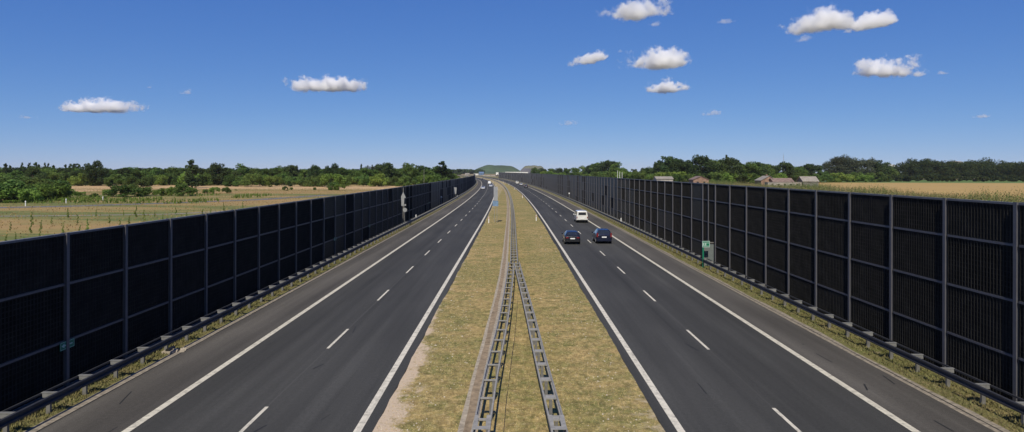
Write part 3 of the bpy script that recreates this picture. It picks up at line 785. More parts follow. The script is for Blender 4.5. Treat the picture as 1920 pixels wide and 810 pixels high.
M['bark'] = simple('bark', (0.10, 0.08, 0.06), 0.9, var=0.3, scale=2)
M['bark_pale'] = simple('pale_bark', (0.42, 0.40, 0.36), 0.9, var=0.3, scale=2)

def leaves(lobes, n, size, seed):
    """lobes: (x,y,z,rx,ry,rz). Small leaf-clump faces scattered through each lobe's shell"""
    g = np.random.default_rng(seed)
    L = np.array(lobes); w_ = (L[:, 3] * L[:, 5]); w_ /= w_.sum()
    idx = g.choice(len(L), n, p=w_)
    d = g.normal(size=(n, 3)); d /= np.linalg.norm(d, axis=1)[:, None]
    r = g.uniform(0.15, 1.0, n) ** 0.35 * (1 + g.normal(0, .06, n))
    c = L[idx, :3] + d * L[idx, 3:6] * r[:, None]
    nrm = d + g.normal(0, .75, (n, 3)); nrm /= np.linalg.norm(nrm, axis=1)[:, None]
    a = g.normal(size=(n, 3)); u = np.cross(nrm, a); u /= np.linalg.norm(u, axis=1)[:, None]; v = np.cross(nrm, u)
    s = size * g.uniform(.5, 1.35, n)[:, None]
    return np.stack([c - u*s - v*s*.6, c + u*s*.9 - v*s*.7, c + u*s*.7 + v*s, c - u*s*.8 + v*s*.7], 1)
def lobes_round(g, n, w=.46, z0=.12, z1=.92):
    out = []
    for i in range(n):
        t = g.random(); z = z0 + (z1 - z0) * t
        env = w * math.sin(math.pi * min(1, max(.05, (z - z0 + .12) / (z1 - z0 + .2)))) ** .7
        a = g.random() * 6.283; r = env * g.random() ** .5 * .8
        s = g.uniform(.07, .16)
        out.append((r*math.cos(a), r*math.sin(a), z, s*1.15, s*1.15, s))
    return out
def lobes_column(g, n, w=.13):
    out = []
    for i in range(n):
        t = g.random(); z = .12 + .84 * t; env = w * (math.sin(math.pi * (t*.86 + .12))) ** .5
        a = g.random() * 6.283; s = g.uniform(.035, .06) * (1.3 - t*.6)
        out.append((env*.6*math.cos(a), env*.6*math.sin(a), z, s, s, s*1.7))
    return out
def lobes_cone(g, n, w=.2):
    out = []
    for i in range(n):
        t = g.random() ** 1.2; z = .08 + .9 * t; env = w * (1 - t) + .012
        a = g.random() * 6.283
        out.append((env*.7*math.cos(a), env*.7*math.sin(a), z, .05*(1.3-t), .05*(1.3-t), .028))
    return out
def lobes_bush(g, n):
    out = []
    for i in range(n):
        a = g.random() * 6.283; r = g.random() ** .5 * .62; z = g.random() ** .7 * .75 * (1 - (r/.75)**2 * .6) + .08
        s = g.uniform(.13, .24)
        out.append((r*math.cos(a), r*math.sin(a), z, s*1.1, s*1.1, s))
    return out
def trunk_mesh(lobes, r, z1, seed, mat):
    g = random.Random(seed); mb = MB()
    p = Vector((0, 0, -.03)); segs = 4; last = p; rr = r
    for i in range(segs):
        q = Vector((g.uniform(-.012, .012) * (i+1), g.uniform(-.012, .012) * (i+1), z1 * (i+1) / segs))
        mb.tube(last, q, rr, rr*.72, 7, caps=False); last = q; rr *= .72
    for L in g.sample(lobes, min(9, len(lobes))):
        h = min(z1*.95, max(.12, L[2] - g.uniform(.12, .28))); mb.tube((0, 0, h), (L[0], L[1], L[2]), r*.34, r*.08, 5, caps=False)
    return mb.mesh('trunk', mat)
PROTO = {}
def proto(kind, maker, n, size, mat, r, z1, count, bark='bark'):
    PROTO[kind] = []
    for i in range(count):
        g = random.Random(kind + str(i)); lb = maker(g)
        V = leaves(lb, n, size, i * 17 + len(kind)); V[:, :, 2] *= 1.0 / np.percentile(V[:, :, 2], 99.6)
        me = np_mesh('crown', V, 4, M[mat])
        PROTO[kind].append((me, trunk_mesh(lb, r, z1, i, M[bark])))
proto('broad', lambda g: lobes_round(g, 30), 4200, .020, 'leaf_mid', .022, .72, 4)
proto('dark', lambda g: lobes_round(g, 30, .42), 4200, .020, 'leaf_dark', .024, .72, 4)
proto('wide', lambda g: lobes_round(g, 46, .60, .10, .90), 5500, .020, 'leaf_dark', .024, .66, 3)
proto('grey', lambda g: lobes_round(g, 34, .30, .25, .93), 3000, .015, 'leaf_grey', .016, .85, 3, 'bark_pale')
proto('poplar', lambda g: lobes_column(g, 40), 2600, .016, 'leaf_dark', .014, .85, 3)
proto('conifer', lambda g: lobes_cone(g, 60), 2600, .016, 'leaf_conifer', .014, .9, 3)
proto('bush', lambda g: lobes_bush(g, 18), 3000, .030, 'leaf_mid', .02, .5, 3)
proto('bright', lambda g: lobes_bush(g, 18), 3000, .030, 'leaf_bright', .02, .5, 3)

NAMES = {'broad': ('broadleaf_tree', 'tree'), 'dark': ('broadleaf_tree', 'tree'), 'wide': ('broadleaf_tree', 'tree'), 'grey': ('birch_tree', 'tree'),
         'poplar': ('poplar_tree', 'tree'), 'conifer': ('spruce_tree', 'tree'), 'bush': ('bush', 'bush'), 'bright': ('bush', 'bush')}
LG = 'trees in the wood beyond the left field'; RG = 'trees beyond the right noise wall'
def tree(kind, px, z, top, label, group, width=1.0, dx=0):
    """a tree seen at column px, distance z, reaching up to image row top"""
    h = CAMH + (HOR - top) * z / F
    nm, cat = NAMES[kind]; x = at(px, z)
    if group == LG: label = label.replace('right end of the left wood','end').replace('in the wood beyond the left field', 'in the left wood').replace('rising from the wood beyond the left field', 'rising from the left wood').replace('at the foot of the wood beyond the left field', 'at the foot of the left wood').replace('in front of the wood beyond the left field', 'in front of the left wood') + (
        ', left of its large round tree' if px < 160 else ', before its lone poplar' if px < 360 else ', beyond the lone poplar' if px < 640 else ', towards its right end')
    if group == RG: label = label.replace('at the foot of the woods beyond the right noise wall', 'beyond the right wall').replace('in the woods beyond the right noise wall', 'beyond the right wall').replace('rising from the woods beyond the right noise wall', 'beyond the right wall') + (
        ', left of the white poles' if px < 1160 else ', near the tallest round tree' if px < 1320 else ', behind the farm buildings')
    o = empty(nm, (x, z, -.06), rng.uniform(0, 6.28), label=label, cat=cat, group=group)
    cr, tk = rng.choice(PROTO[kind])
    a = h * rng.uniform(1.0, 1.25) * width
    link('crown', cr, o).scale = (a, a, h)
    link('trunk', tk, o).scale = (a, a, h)
    return o
LG = 'trees in the wood beyond the left field'
G_ = {'broad': 'mid green leafy tree in the wood beyond the left field', 'dark': 'dark green leafy tree in the wood beyond the left field',
      'poplar': 'narrow dark poplar rising from the wood beyond the left field', 'conifer': 'slim dark spruce rising from the wood beyond the left field',
      'bush': 'dark bush at the foot of the wood beyond the left field', 'bright': 'bright green bush in front of the wood beyond the left field'}
# (kind, column, distance, top row, width)
left = [('poplar',-8,420,313,1),('poplar',10,415,309,1),('poplar',18,420,313,1),('dark',2,390,322,1.2),
 ('poplar',43,470,308,1),('poplar',55,470,308,1),('poplar',66,470,307,1.2),('poplar',72,470,311,1),('poplar',83,470,308,1),('poplar',92,470,309,1),('poplar',100,470,312,1),
 ('broad',30,360,322,1.3),('wide',62,340,314,1.0),('broad',92,350,319,1.3),('poplar',123,450,311,1),('poplar',134,440,310,1.5),('poplar',141,445,309,1.4),('poplar',149,450,310,1),
 ('broad',118,370,323,1.2),('wide',140,380,322,.8),('wide',174,370,304,.85),('dark',190,380,316,.9),('broad',205,390,324,1.1),
 ('broad',222,400,319,1.2),('dark',236,390,317,1.1),('broad',252,390,319,1.2),('broad',268,400,321,1.2),('broad',290,410,318,1.2),('dark',305,400,321,1.1),
 ('broad',326,400,315,1.2),('dark',345,410,317,1.1),('poplar',360,330,302,1.9),('dark',372,400,318,1.1),('broad',388,410,317,1.1),('dark',408,390,308,1.1),('broad',428,400,317,1.1),
 ('broad',452,390,309,1.2),('wide',440,385,322,.8),('broad',474,400,321,1.2),('broad',492,410,317,1.2),('broad',508,420,322,1.1),('broad',524,410,313,1.1),('dark',543,420,311,1.1),
 ('conifer',557,430,311,1),('broad',570,420,318,1.1),('dark',592,410,311,1.0),('broad',606,420,318,1.1),('wide',622,400,308,.8),('broad',640,420,315,1.1),('broad',655,430,319,1.2),
 ('conifer',677,440,309,1.1),('broad',668,430,322,1.1),('grey',688,440,312,1),('conifer',698,440,310,1.1),('grey',707,440,309,1),('dark',722,410,306,1.1),('broad',738,420,316,1.2),
 ('broad',752,430,318,1.1),('broad',768,410,306,1.0),('dark',789,420,311,1.1),('broad',800,430,318,1.0),('broad',813,420,314,1.0),('poplar',828,420,303,2.2),('dark',822,425,312,.8),
 ('bright',845,470,326,1.4)]
for k, px, z, top, wd in left:
    lab = G_[k] if k in G_ else ('broad spreading dark tree in the wood beyond the left field' if k == 'wide' else 'thin greyish tree in the wood beyond the left field')
    if px == 360: lab = 'tall lone poplar standing in front of the left wood'
    if px == 174: lab = 'large round dark tree, tallest near the left end of the left wood'
    if px == 828: lab = 'tall upright tree at the right end of the left wood'
    tree(k, px, z, top, lab, None if px in (360, 174, 828) else LG, wd)
for i in range(78):                                       # the wood's second rank
    px = -24 + i * 11.1 + rng.uniform(-4, 4); z = rng.uniform(415, 455)
    k = rng.choice(['broad', 'dark', 'broad'])
    tree(k, px, z, rng.uniform(315.5, 321), G_[k], LG, 1.25)
for i in range(44):                                       # understorey of the left wood
    px = -20 + i * 19.6 + rng.uniform(-6, 6); z = rng.uniform(350, 400)
    k = rng.choice(['bush', 'bush', 'bright'])
    tree(k, px, z, rng.uniform(325, 333), G_[k], 'bushes along the foot of the left wood', 1.1)
# bushes on the left meadow
for k, px, z, top, wd in [('bush',8,190,346,1.2),('bush',-15,180,340,1.2),('bush',30,200,345,1.2),('bright',38,178,356,1),('bush',60,188,352,1.1),('bush',76,200,344,1.1),('bright',92,192,347,1.1),('bright',112,205,352,1.0),
    ('bush',55,260,336,1.2),('bush',20,260,334,1.2),('bush',90,270,338,1.2),
    ('bright',150,220,361,1.1),('bush',178,215,364,1.1),('bright',205,222,357,1),('bush',232,218,349,1.1),('bush',252,222,348,.9),('bright',272,228,352,1),('bright',305,228,354,.9),('bright',328,232,352,.7),
    ('bush',345,226,346,.7),('bright',362,240,356,.8),('bush',385,250,356,.7),('bright',402,250,352,.7),('bush',425,255,352,.6),('bright',442,290,356,.8),('bush',535,290,350,.7),('bright',546,300,352,.7),('bush',590,300,352,.5),
    ('bush',626,300,342,.7),('bright',636,298,346,.7),('bright',480,300,357,.6),('bright',120,190,372,1.6),('bright',170,200,372,1.6),('bright',240,205,371,1.6),('bright',20,176,377,1.8),('bright',300,212,370,1.4)]:
    tree(k, px, z, top, 'rounded %s bush on the left meadow before the wood' % ('dark green' if k == 'bush' else 'bright green'), 'bushes scattered on the left meadow', wd * 1.5)

# right side
RG = 'trees beyond the right noise wall'
H_ = {k: v.replace('the left field', 'the right noise wall').replace('the wood', 'the woods') for k, v in G_.items()}
right = [('broad',1005,900,315),('dark',1020,880,317),('broad',1034,860,316),('dark',1048,840,315),('broad',1062,820,317),('broad',1078,800,314),('broad',1092,780,311),('dark',1106,760,309),
 ('broad',1120,740,305),('dark',1132,720,302),('dark',1144,710,301),('broad',1157,700,304),('broad',1170,690,316),('bush',1182,640,322),('broad',1192,600,320),('broad',1206,560,318),('broad',1216,540,313),
 ('conifer',1228,520,303),('broad',1236,510,305),('dark',1244,500,302),('conifer',1236,515,300),('dark',1254,480,293),('broad',1266,480,300),('dark',1278,470,300),('dark',1288,470,303),('broad',1302,480,308),
 ('dark',1317,470,291),('broad',1332,480,299),('dark',1346,480,299),('conifer',1362,480,290),('dark',1368,480,295),('broad',1382,490,301),('broad',1396,500,307),('broad',1408,490,303),('dark',1422,500,303),('broad',1436,510,306),
 ('dark',1450,520,309),('dark',1470,520,303),('broad',1484,540,310),('broad',1498,560,311),('conifer',1508,570,308),('dark',1512,570,308),('dark',1522,570,306),('broad',1536,600,311),
 ('grey',1550,640,303),('grey',1566,640,292),('grey',1580,640,290),('grey',1596,650,294),('dark',1588,660,300),('grey',1612,650,297),('grey',1630,650,295),('dark',1644,660,299),('dark',1654,660,303),('broad',1664,680,309)]
for k, px, z, top in right:
    lab = H_.get(k, 'tall greyish birch tree with pale trunk beyond the wheat field')
    g = RG if k != 'grey' else 'grey birches beyond the wheat field'
    if px == 1317: lab, g = 'tall round dark tree, highest above the far right noise wall', None
    if px == 1254: lab, g = 'tall dark tree above the wall, left of the highest one', None
    tree(k, px, z, top, lab, g, 1.25 if k not in ('conifer', 'grey') else (1.0 if k == 'conifer' else 1.15))
for i in range(56):
    px = 1000 + i * 12.0 + rng.uniform(-4, 4)
    z = 780 - (px - 1000) * 1.25 if px < 1260 else 455 + (px - 1260) * .42
    k = rng.choice(['bush', 'broad', 'bright', 'bush'])
    tree(k, px, z - rng.uniform(0, 30), rng.uniform(320, 327), {'bush': 'low dark bush showing just above the right noise wall', 'bright': 'low bright green bush just above the right noise wall', 'broad': 'low leafy tree showing just above the right noise wall'}[k], 'low trees and bushes above the right noise wall', 1.3)
# far wood on the right: one mass
def wood(name, specs, n, size, mat, label, seed):
    lb = []; g = random.Random(seed)
    for px, z, top in specs:
        h = CAMH + (HOR - top) * z / F; x = at(px, z)
        for q in range(9):
            s = g.uniform(.12, .2) * h
            lb.append((x + g.uniform(-.35, .35)*h, z + g.uniform(-.3, .6)*h, h * g.uniform(.15, .86), s*1.5, s*1.5, s))
    return tag(link(name, np_mesh(name, leaves(lb, n, size, seed), 4, M[mat])), label, 'wood', kind='stuff')
sp = []
for i in range(60):
    px = 1672 + i * 5; t = (px - 1672) / 260
    top = 305 - 7 * math.sin(min(1, t * 4) * 1.57) + 3 * math.sin(px * .05) + rng.uniform(-2.5, 2.5)
    if 1672 <= px < 1688: top = 311
    sp.append((px, 760 + rng.uniform(-20, 60), top))
wood('far_wood', sp, 60000, .55, 'leaf_dark', 'dark far-off wood along the back of the wheat field', 3)
sp = [(1540 + i * 9, 640 + rng.uniform(-10, 20), 326 + rng.uniform(-3, 3)) for i in range(48)]
wood('hedge_row', sp, 26000, .45, 'leaf_dark', 'low dark hedge along the green strip behind the wheat', 4)
# distant tree lines on the horizon
for nm, a, b, z, top, lab in (('distant_wood', 835, 905, 2200, 318.5, 'blue green distant wood left of the flat-topped hill'),
                         ('distant_wood', 150, 860, 1500, 317.5, 'distant wood showing between the left trees'),
                         ('distant_wood', 1000, 1950, 1700, 315.0, 'distant wood on the horizon at the right')):
    sp = [(a + (b - a) * i / 60, z + rng.uniform(-30, 30), top + rng.uniform(-1.2, 1.2)) for i in range(61)]
    wood(nm, sp, 14000, 1.6 if z < 2000 else 2.2, 'leaf_dark', lab, int(a))

# saplings on the left meadow
SAP = []
for i in range(4):
    g = random.Random(90 + i)
    lb = [(g.uniform(-.07, .07), g.uniform(-.07, .07), .25 + .72 * j / 9, .09*(1.2 - j/12), .09*(1.2 - j/12), .07) for j in range(10)]
    SAP.append((np_mesh('leaves', leaves(lb, 150, .03, 40 + i), 4, M['leaf_bright']), MB().tube((0, 0, 0), (.01, 0, .92), .012, .005, 5).mesh('stem', M['bark'])))
saps = [(30,445),(48,470),(75,440),(77,425),(118,430),(60,415),(146,412),(150,435),(165,430),(206,412),(232,396),(242,414),(97,412),(270,408),(200,440),(350,400),(380,405),(305,408),(20,425),(128,402),
        (180,398),(330,392),(420,388),(290,398),(455,385),(395,392),(12,455),(58,430),(225,425),(255,400)]
for px, py in saps:
    z = CAMH * F / (py + 12 - HOR); h = rng.uniform(1.2, 2.2)
    o = empty('sapling', (at(px, z), z, -.06), rng.uniform(0, 6.28), label='thin young tree with a few pale leaves on the left meadow', cat='sapling', group='saplings planted behind the left noise wall')
    lf, stm = rng.choice(SAP); link('leaves', lf, o).scale = (h*.9, h*.9, h); link('stem', stm, o).scale = (h, h, h)

# tall weeds beyond the right wall, tufts on the left meadow
def weeds(name, n, xr, yr, hr, mat, label, leafs=7, size=.10, kx=True, clump=0.02, thr=-2):
    x = nrg.uniform(xr[0], xr[1], n); y = nrg.uniform(yr[0], yr[1], n)
    cl = np.sin(x * .31 + y * .013) + np.sin(y * .043 + 1.3) + np.sin(y * .117 + x * .07)
    keep = cl > thr; x = x[keep]; y = y[keep]; cl = cl[keep]; n = len(x)
    h = nrg.uniform(hr[0], hr[1], n) * (1 + .22 * cl) * (.75 + .5 * nrg.random(n) ** 3)
    out = []
    for j in range(leafs):
        t = (j + 1) / leafs
        c = np.stack([x + nrg.normal(0, .10, n) * h * .5, y + nrg.normal(0, .1, n) * h * .5, h * t], 1)
        u = nrg.normal(size=(n, 3)); u /= np.linalg.norm(u, axis=1)[:, None]; v = np.cross(u, nrg.normal(size=(n, 3))); v /= np.linalg.norm(v, axis=1)[:, None]
        u[:, 2] *= 1.6
        s = size * nrg.uniform(.6, 1.5, n)[:, None] * (1.3 - .7 * t)
        out.append(np.stack([c - u*s, c + v*s*.6, c + u*s, c - v*s*.6], 1))
    V = np.concatenate(out)
    return tag(link(name, np_mesh(name, V, 4, mat)), label, 'weeds', kind='stuff')
M['weed'] = blade_mat('tall_weeds', ((0.17, 0.165, 0.06), (0.085, 0.13, 0.03), (0.22, 0.15, 0.09)), 0.12)
weeds('weeds', 13000, (108, 143), (120, 520), (1.7, 2.9), M['weed'], 'tall mixed weeds behind the right noise wall along the wheat', size=.16)
M['meadow_tuft'] = blade_mat('meadow_tufts', ((0.34, 0.21, 0.09), (0.20, 0.19, 0.06), (0.36, 0.24, 0.12)), 0.06)
weeds('weeds', 9000, (120, 141), (110, 480), (2.0, 3.1), M['leaf_mid'], 'green weed clumps along the edge of the wheat behind the right wall', size=.17, thr=.9)
weeds('meadow_grass', 30000, (-330, -52), (85, 330), (.05, .22), M['meadow_tuft'], 'rough dry grass tufts over the left meadow', leafs=3, size=.10)
weeds('meadow_grass', 4000, (-190, -80), (172, 235), (.5, 1.0), M['leaf_bright'], 'green weeds along the lane before the left bushes', leafs=5, size=.2, thr=-.2)

# ------------------------------------------------------------------ hills and far buildings
def mound(name, px0, px1, z, top, depth, mat, seed, flat=.55):
    g = random.Random(seed); mb = MB(); nx, ny = 40, 16
    x0, x1 = at(px0, z), at(px1, z); h = CAMH + (HOR - top) * z / F
    ph = [g.uniform(0, 6) for _ in range(6)]
    for j in range(ny + 1):
        for i in range(nx + 1):
            u = i / nx; v = j / ny
            e = min(1, min(u, 1 - u) / (.5 * (1 - flat))) ; e = e * e * (3 - 2 * e)
            d = min(1, min(v, 1 - v) / .4); d = d * d * (3 - 2 * d)
            zz = h * e * d * (1 + .03 * math.sin(u * 17 + ph[0]) + .03 * math.sin(u * 31 + v * 9 + ph[1]))
            mb.v.append((x0 + (x1 - x0) * u, z + depth * (v - .5), zz - .4))
    for j in range(ny):
        for i in range(nx):
            a = j * (nx + 1) + i; mb.f.append((a, a + 1, a + nx + 2, a + nx + 1)); mb.m.append(0)
    return tag(mb.build(name, mat, smooth=True), kind='structure')
M['hill_green'] = simple('hill_green', (0.055, 0.085, 0.040), 0.95, var=0.35, scale=0.02)
M['hill_dark'] = simple('hill_dark', (0.12, 0.115, 0.12), 0.95, var=0.35, scale=0.02)
M['hill_tan'] = simple('hill_tan', (0.14, 0.14, 0.085), 0.95, var=0.3, scale=0.02)
mound('hill', 872, 992, 2600, 310.0, 500, M['hill_green'], 1, .30)
mound('hill', 968, 1030, 2500, 310.5, 400, M['hill_tan'], 2, .4)
mound('hill', 972, 1002, 2200, 315.5, 250, M['hill_dark'], 3, .3)

M['brick'] = simple('weathered_brick', (0.26, 0.165, 0.115), 0.9, var=0.35, scale=0.8)
M['plaster'] = simple('grey_plaster', (0.36, 0.33, 0.29), 0.9, var=0.3, scale=0.6)
M['roof_pale'] = simple('pale_roof', (0.27, 0.24, 0.20), 0.8, var=0.25, scale=0.7)
M['roof_red'] = simple('red_roof', (0.20, 0.14, 0.115), 0.8, var=0.3, scale=0.7)
M['wood_grey'] = simple('grey_boards', (0.16, 0.15, 0.135), 0.9, var=0.35, scale=1.2)
M['dark_open'] = simple('dark_opening', (0.02, 0.02, 0.02), 0.9)
M['bright_wall'] = simple('bright_wall', (0.72, 0.71, 0.66), 0.7, var=0.1, scale=0.3)
M['blue_roof'] = simple('blue_roof', (0.12, 0.18, 0.28), 0.6, var=0.1)
def building(name, px0, px1, z, base, eave, ridge, wall, roof, label, depth=8, gable='y', wins=2, door=True, cat='building', chimney=False):
    """walls, pitched roof with overhang, windows and a door; ridge along x (gable='x') or y"""
    x0, x1 = at(px0, z), at(px1, z); he = eave; hr = ridge; xm = (x0 + x1) / 2
    o = empty(name, (xm, z, base), label=label, cat=cat); W = (x1 - x0) / 2
    mb = MB().box(-W, W, 0, depth, -.5, he)
    if gable == 'y': mb.prism([(-W, he + .002), (W, he + .002), (0, hr - .1)], 'y', 0.001, depth - .001)
    elif hr > he: mb.prism([(0, he + .002), (depth, he + .002), (depth/2, hr - .1)], 'x', -W + .001, W - .001)
    mb.build('wall', M[wall], o)
    ov = .4; rb = MB()
    if hr <= he + .3: rb.box(-W - .2, W + .2, -.2, depth + .2, he + .003, he + .3)
    elif gable == 'y':
        for s in (-1, 1):
            rb.prism([(s*(W + ov), he - .15), (0, hr), (0, hr + .15), (s*(W + ov), he + .02)], 'y', -ov, depth + ov)
    else:
        rb.prism([(-ov, he - .15), (depth/2, hr), (depth/2, hr + .15), (-ov, he + .02)], 'x', -W - ov, W + ov)
        rb.prism([(depth + ov, he - .15), (depth/2, hr), (depth/2, hr + .15), (depth + ov, he + .02)], 'x', -W - ov, W + ov)
    rf = rb.build('roof', M[roof], o)
    if chimney: MB().box(-.4, .4, depth*.4, depth*.4 + .8, hr - .5, hr + 1.0).build('chimney', M['brick'], rf)
    for i in range(wins):
        x = -W + 2 * W * (i + .7) / (wins + .4); h0 = he * .38
        wn = MB().box(x - .55, x + .55, -.06, -.005, h0, h0 + min(1.3, he * .4)).build('window', M['dark_open'], o)
        MB().box(x - .65, x + .65, -.12, -.005, h0 - .12, h0 - .01).build('sill', M['plaster'], wn)
    if door: MB().box(W - 1.6, W - .5, -.05, -.004, 0, min(2.1, he*.85)).build('door', M['wood_grey'], o)
    return o
building('farm_house', 1427, 1458, 398, -.06, 3.6, 6.2, 'brick', 'roof_pale', 'ruined brick house with a pale gabled roof among the trees', 10, 'y', 2, chimney=True)
building('farm_building', 1450, 1488, 392, -.06, 3.0, 4.9, 'brick', 'roof_red', 'long low brick shed with a reddish roof right of the ruined house', 8, 'x', 3)
building('farm_building', 1440, 1503, 380, -.06, 2.6, 2.6, 'plaster', 'roof_pale', 'long low grey flat-roofed outbuilding before the brick shed', 5, 'x', 5)
building('barn', 1506, 1535, 392, -.06, 3.2, 5.9, 'wood_grey', 'roof_pale', 'weathered grey wooden barn beside the wheat field', 9, 'x', 0)
building('house', 1231, 1262, 420, -.06, 4.2, 5.5, 'plaster', 'roof_pale', 'pale low roof showing above the wall, nearest the white poles', 9, 'x', 2)
building('house', 1300, 1329, 400, -.06, 4.0, 5.9, 'brick', 'roof_red', 'low reddish roof showing above the wall below the tall round tree', 10, 'y', 2)
building('tower_block', 1667, 1678, 1500, 0, 25.5, 25.5, 'bright_wall', 'bright_wall', 'bright white block rising over the far wood', 12, 'x', 2, False)
building('industrial_hall', 1655, 1667, 1490, 0, 20.0, 20.0, 'plaster', 'roof_pale', 'low grey hall beside the white block over the wood', 14, 'x', 2, False)
building('industrial_hall', 1788, 1806, 1400, 0, 30.5, 32.0, 'plaster', 'roof_pale', 'pale roof just showing over the far right wood', 20, 'x', 2, False)
building('warehouse', 930, 945, 1200, 0, 6.6, 6.6, 'bright_wall', 'bright_wall', 'small white warehouse at the left end of the distant row', 20, 'x', 3)
building('warehouse', 947, 979, 1180, 0, 7.4, 7.4, 'bright_wall', 'bright_wall', 'long white warehouse above the far end of the right wall', 25, 'x', 6)
building('warehouse', 978, 990, 1150, 0, 7.8, 11.0, 'bright_wall', 'hill_dark', 'white building with a dark roof at the right end of the distant row', 20, 'x', 2)
building('warehouse', 888, 897, 1500, 0, 3.2, 3.2, 'bright_wall', 'bright_wall', 'small white shed beyond the end of the left wall', 12, 'x', 1)
building('warehouse', 898, 907, 1520, 0, 4.6, 7.4, 'blue_roof', 'blue_roof', 'blue hall beyond the end of the left wall', 14, 'x', 1)
building('warehouse', 872, 880, 1450, 0, 2.6, 4.5, 'plaster', 'roof_pale', 'grey shed beyond the left wall', 12, 'x', 1)
building('depot', 905, 935, 1200, 0, 1.9, 1.9, 'plaster', 'roof_red', 'low brownish building where the motorway leaves the picture', 6, 'x', 3)
# poles and mast
for i, px in enumerate((1158, 1162, 1166.5)):
    z = 300; h = CAMH + (HOR - (319, 321, 322)[i]) * z / F
    tag(MB().tube((at(px, z), z, -.1), (at(px, z), z, h), .10, .08, 8).build('pole', M['white']), 'white pole above the right wall, %s of the three' % ('leftmost', 'middle', 'rightmost')[i], 'pole', 'three white poles')
z = 900; x = at(1469, z); h = CAMH + (HOR - 289) * z / F
o = empty('radio_mast', (x, z, 0), label='thin radio mast above the trees behind the farm', cat='mast')
MB().tube((-.5, 0, 0), (-.12, 0, h), .12, .08, 5).tube((.5, 0, 0), (.12, 0, h), .12, .08, 5).tube((0, .6, 0), (0, .12, h), .12, .08, 5).build('lattice', M['galv'], o)
MB().tube((0, 0, h), (0, 0, h + 3), .06, .03, 5).build('aerial', M['galv'], o)
for i, (px, z, h) in enumerate(((48, 160, 1.0), (124, 175, .9), (193, 190, .9))):
    tag(MB().tube((at(px, z), z, -.1), (at(px, z), z, h), .10, .10, 8).tube((at(px, z), z, h), (at(px, z), z, h + .25), .16, .05, 8).build('marker_post', M['white']),
        'short white marker post beside the country lane, %s of three' % ('leftmost', 'middle', 'rightmost')[i], 'marker post', 'white markers by the country lane')
z = 330; tag(MB().tube((at(795, z) , z, -.1), (at(795, z), z, 9.5), .12, .09, 7).build('utility_pole', M['wood_grey']), 'grey utility pole in front of the left wood', 'pole')
# rubble by a drain inlet at the left verge
g = random.Random(4); o = empty('drain_inlet', (-15.7, 31.6, 0), label='dark drain inlet with broken pale concrete in the left verge', cat='drain')
MB().box(-.35, .15, -.3, .3, 0, .10).build('slab', M['concrete'], o)
MB().tube((-.1, -.25, .13), (-.1, .3, .13), .10, n=10).build('pipe', M['black'], o)
mb = MB()
for i in range(9):
    s = g.uniform(.04, .1); a = Matrix.Translation((g.uniform(0, .5), g.uniform(-.5, .5), .03)) @ Matrix.Rotation(g.uniform(0, 3), 4, (1, .5, .2))
    mb.box(-s, s, -s, s, -s*.5, s*.5, M=a)
mb.build('rubble', M['concrete'], o)

# ------------------------------------------------------------------ clouds: small fair-weather cumulus, real volumes
def cloud_mat(name, dens, thr, soft=0.3, ragged=1.5):
    m = bpy.data.materials.new(name); m.use_nodes = True; t = m.node_tree; t.nodes.clear()
    out = N(t, 'ShaderNodeOutputMaterial'); pv = N(t, 'ShaderNodeVolumePrincipled')
    pv.inputs['Color'].default_value = (1, .995, .985, 1); pv.inputs['Anisotropy'].default_value = 0.0
    tc = N(t, 'ShaderNodeTexCoord'); oi = N(t, 'ShaderNodeObjectInfo')
    # object space: domain is a unit ball squashed by the object's scale; z>0 is the puffy top
    sp_ = N(t, 'ShaderNodeSeparateXYZ'); t.links.new(tc.outputs['Object'], sp_.inputs[0])
    geo = N(t, 'ShaderNodeNewGeometry')
    off = N(t, 'ShaderNodeVectorMath', operation='ADD'); t.links.new(geo.outputs['Position'], off.inputs[0])
    n1 = noise(t, off.outputs[0], 0.0042, 2, 0.5); n2 = noise(t, off.outputs[0], 0.013, 5, 0.62)
    zc = maths(t, 'ADD', sp_.outputs[2], 0.40)
    up = maths(t, 'MAXIMUM', zc, 0); dn_ = maths(t, 'MULTIPLY', maths(t, 'MINIMUM', zc, 0), 2.6)
    zz = maths(t, 'ADD', maths(t, 'MULTIPLY', up, 0.85), dn_)
    r2 = maths(t, 'ADD', maths(t, 'ADD', maths(t, 'MULTIPLY', sp_.outputs[0], sp_.outputs[0]), maths(t, 'MULTIPLY', sp_.outputs[1], sp_.outputs[1])), maths(t, 'MULTIPLY', zz, zz))
    r = maths(t, 'SQRT', r2)
    f = maths(t, 'SUBTRACT', thr, r)
    f = maths(t, 'ADD', f, maths(t, 'MULTIPLY', maths(t, 'SUBTRACT', n1, 0.5), 1.5))
    f = maths(t, 'ADD', f, maths(t, 'MULTIPLY', maths(t, 'SUBTRACT', n2, 0.5), ragged))
    d_ = N(t, 'ShaderNodeMapRange', interpolation_type='SMOOTHSTEP'); d_.inputs['From Min'].default_value = 0.0; d_.inputs['From Max'].default_value = soft
    d_.inputs['To Max'].default_value = dens; t.links.new(f, d_.inputs['Value'])
    t.links.new(d_.outputs[0], pv.inputs['Density']); t.links.new(pv.outputs[0], out.inputs['Volume'])
    return m
CM = cloud_mat('cloud', 0.030, 0.66, 0.34, 1.7); CW = cloud_mat('wispy_cloud', 0.009, 0.48, 0.5, 3.0)
def ball():
    import bmesh
    bm = bmesh.new(); bmesh.ops.create_icosphere(bm, subdivisions=2, radius=1.0); me = bpy.data.meshes.new('cloud'); bm.to_mesh(me); bm.free(); return me
BALL = ball(); BALL.materials.append(CM); BALLW = BALL.copy(); BALLW.materials[0] = CW
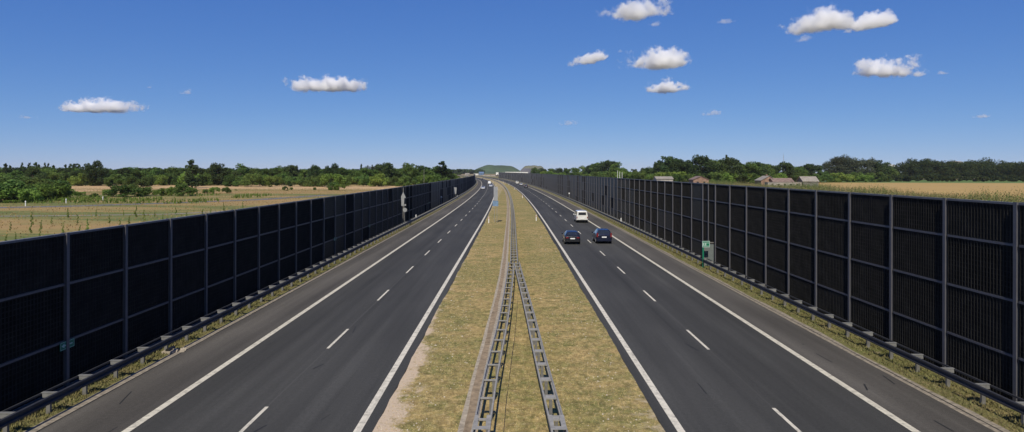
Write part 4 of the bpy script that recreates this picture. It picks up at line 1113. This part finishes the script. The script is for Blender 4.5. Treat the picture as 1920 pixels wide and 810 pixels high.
clouds = [(192,199,172,30,0,0,'long low cloud at the far left of the sky'),(612,156,165,36,0,0,'lone white cloud left of the middle of the sky'),
 (1188,14,175,48,6,0,'white cloud cut by the top edge of the picture'),(1100,108,85,26,14,0,'slanting small cloud left of the bright cloud'),(1228,108,145,46,4,0,'bright puffy cloud right of the slanting one'),
 (1250,160,88,30,3,0,'smaller soft cloud just below the bright puffy cloud'),(1532,34,160,54,2,0,'largest bright cloud at the upper right'),(1632,36,120,34,10,0,'ragged cloud joined to the right of the largest one'),
 (1668,122,155,44,0,0,'bright humped cloud at the right, below the largest'),(1505,68,42,20,8,1,'faint wisp under the largest cloud'),(1768,133,38,11,2,1,'thin wisp right of the humped cloud'),
 (1352,38,56,13,4,1,'thin wisp left of the largest cloud'),(1334,210,46,13,4,1,'thin wisp low in the right part of the sky'),(1066,229,44,14,4,1,'small low wisp above the far road'),
 (350,173,36,12,2,1,'small wisp right of the long left cloud'),(1160,94,30,10,4,1,'tiny wisp between the slanting and bright clouds'),(1225,42,40,14,4,1,'faint wisp below the cut cloud'),
 (1838,214,56,10,0,1,'flat faint wisp at the far right'),(50,221,46,9,0,1,'flat faint wisp at the far left edge'),(278,164,20,6,2,1,'tiny wisp above the long left cloud')]
for px, py, wd, ht, tilt, wisp, lab in clouds:
    up = (HOR - py); D = min(15000, 1350 / max(up, 40) * F)
    o = link('cloud', BALLW if wisp else BALL)
    o.location = (at(px, D), D, CAMH + up * D / F)
    sx_ = wd / 2 * D / F; sz_ = ht / 2 * D / F
    o.scale = (sx_ * 1.12, max(sz_ * 2.2, sx_ * .6), sz_ * 1.35); o.rotation_euler = (0, -R(tilt), 0)
    tag(o, lab, 'cloud', 'fair weather clouds')

# ------------------------------------------------------------------ summer haze: one even volume round the whole scene, clouds and sky outside
m = bpy.data.materials.new('haze'); m.use_nodes = True; t = m.node_tree; t.nodes.clear()
pv = N(t, 'ShaderNodeVolumePrincipled'); pv.inputs['Density'].default_value = 0.000035; pv.inputs['Color'].default_value = (0.86, 0.92, 1.0, 1)
ho = N(t, 'ShaderNodeOutputMaterial'); t.links.new(pv.outputs[0], ho.inputs['Volume'])
tag(MB().box(-7100, 7100, -400, 9100, -1.5, 90).build('haze', m), 'thin pale summer haze over the fields', 'haze', kind='stuff')
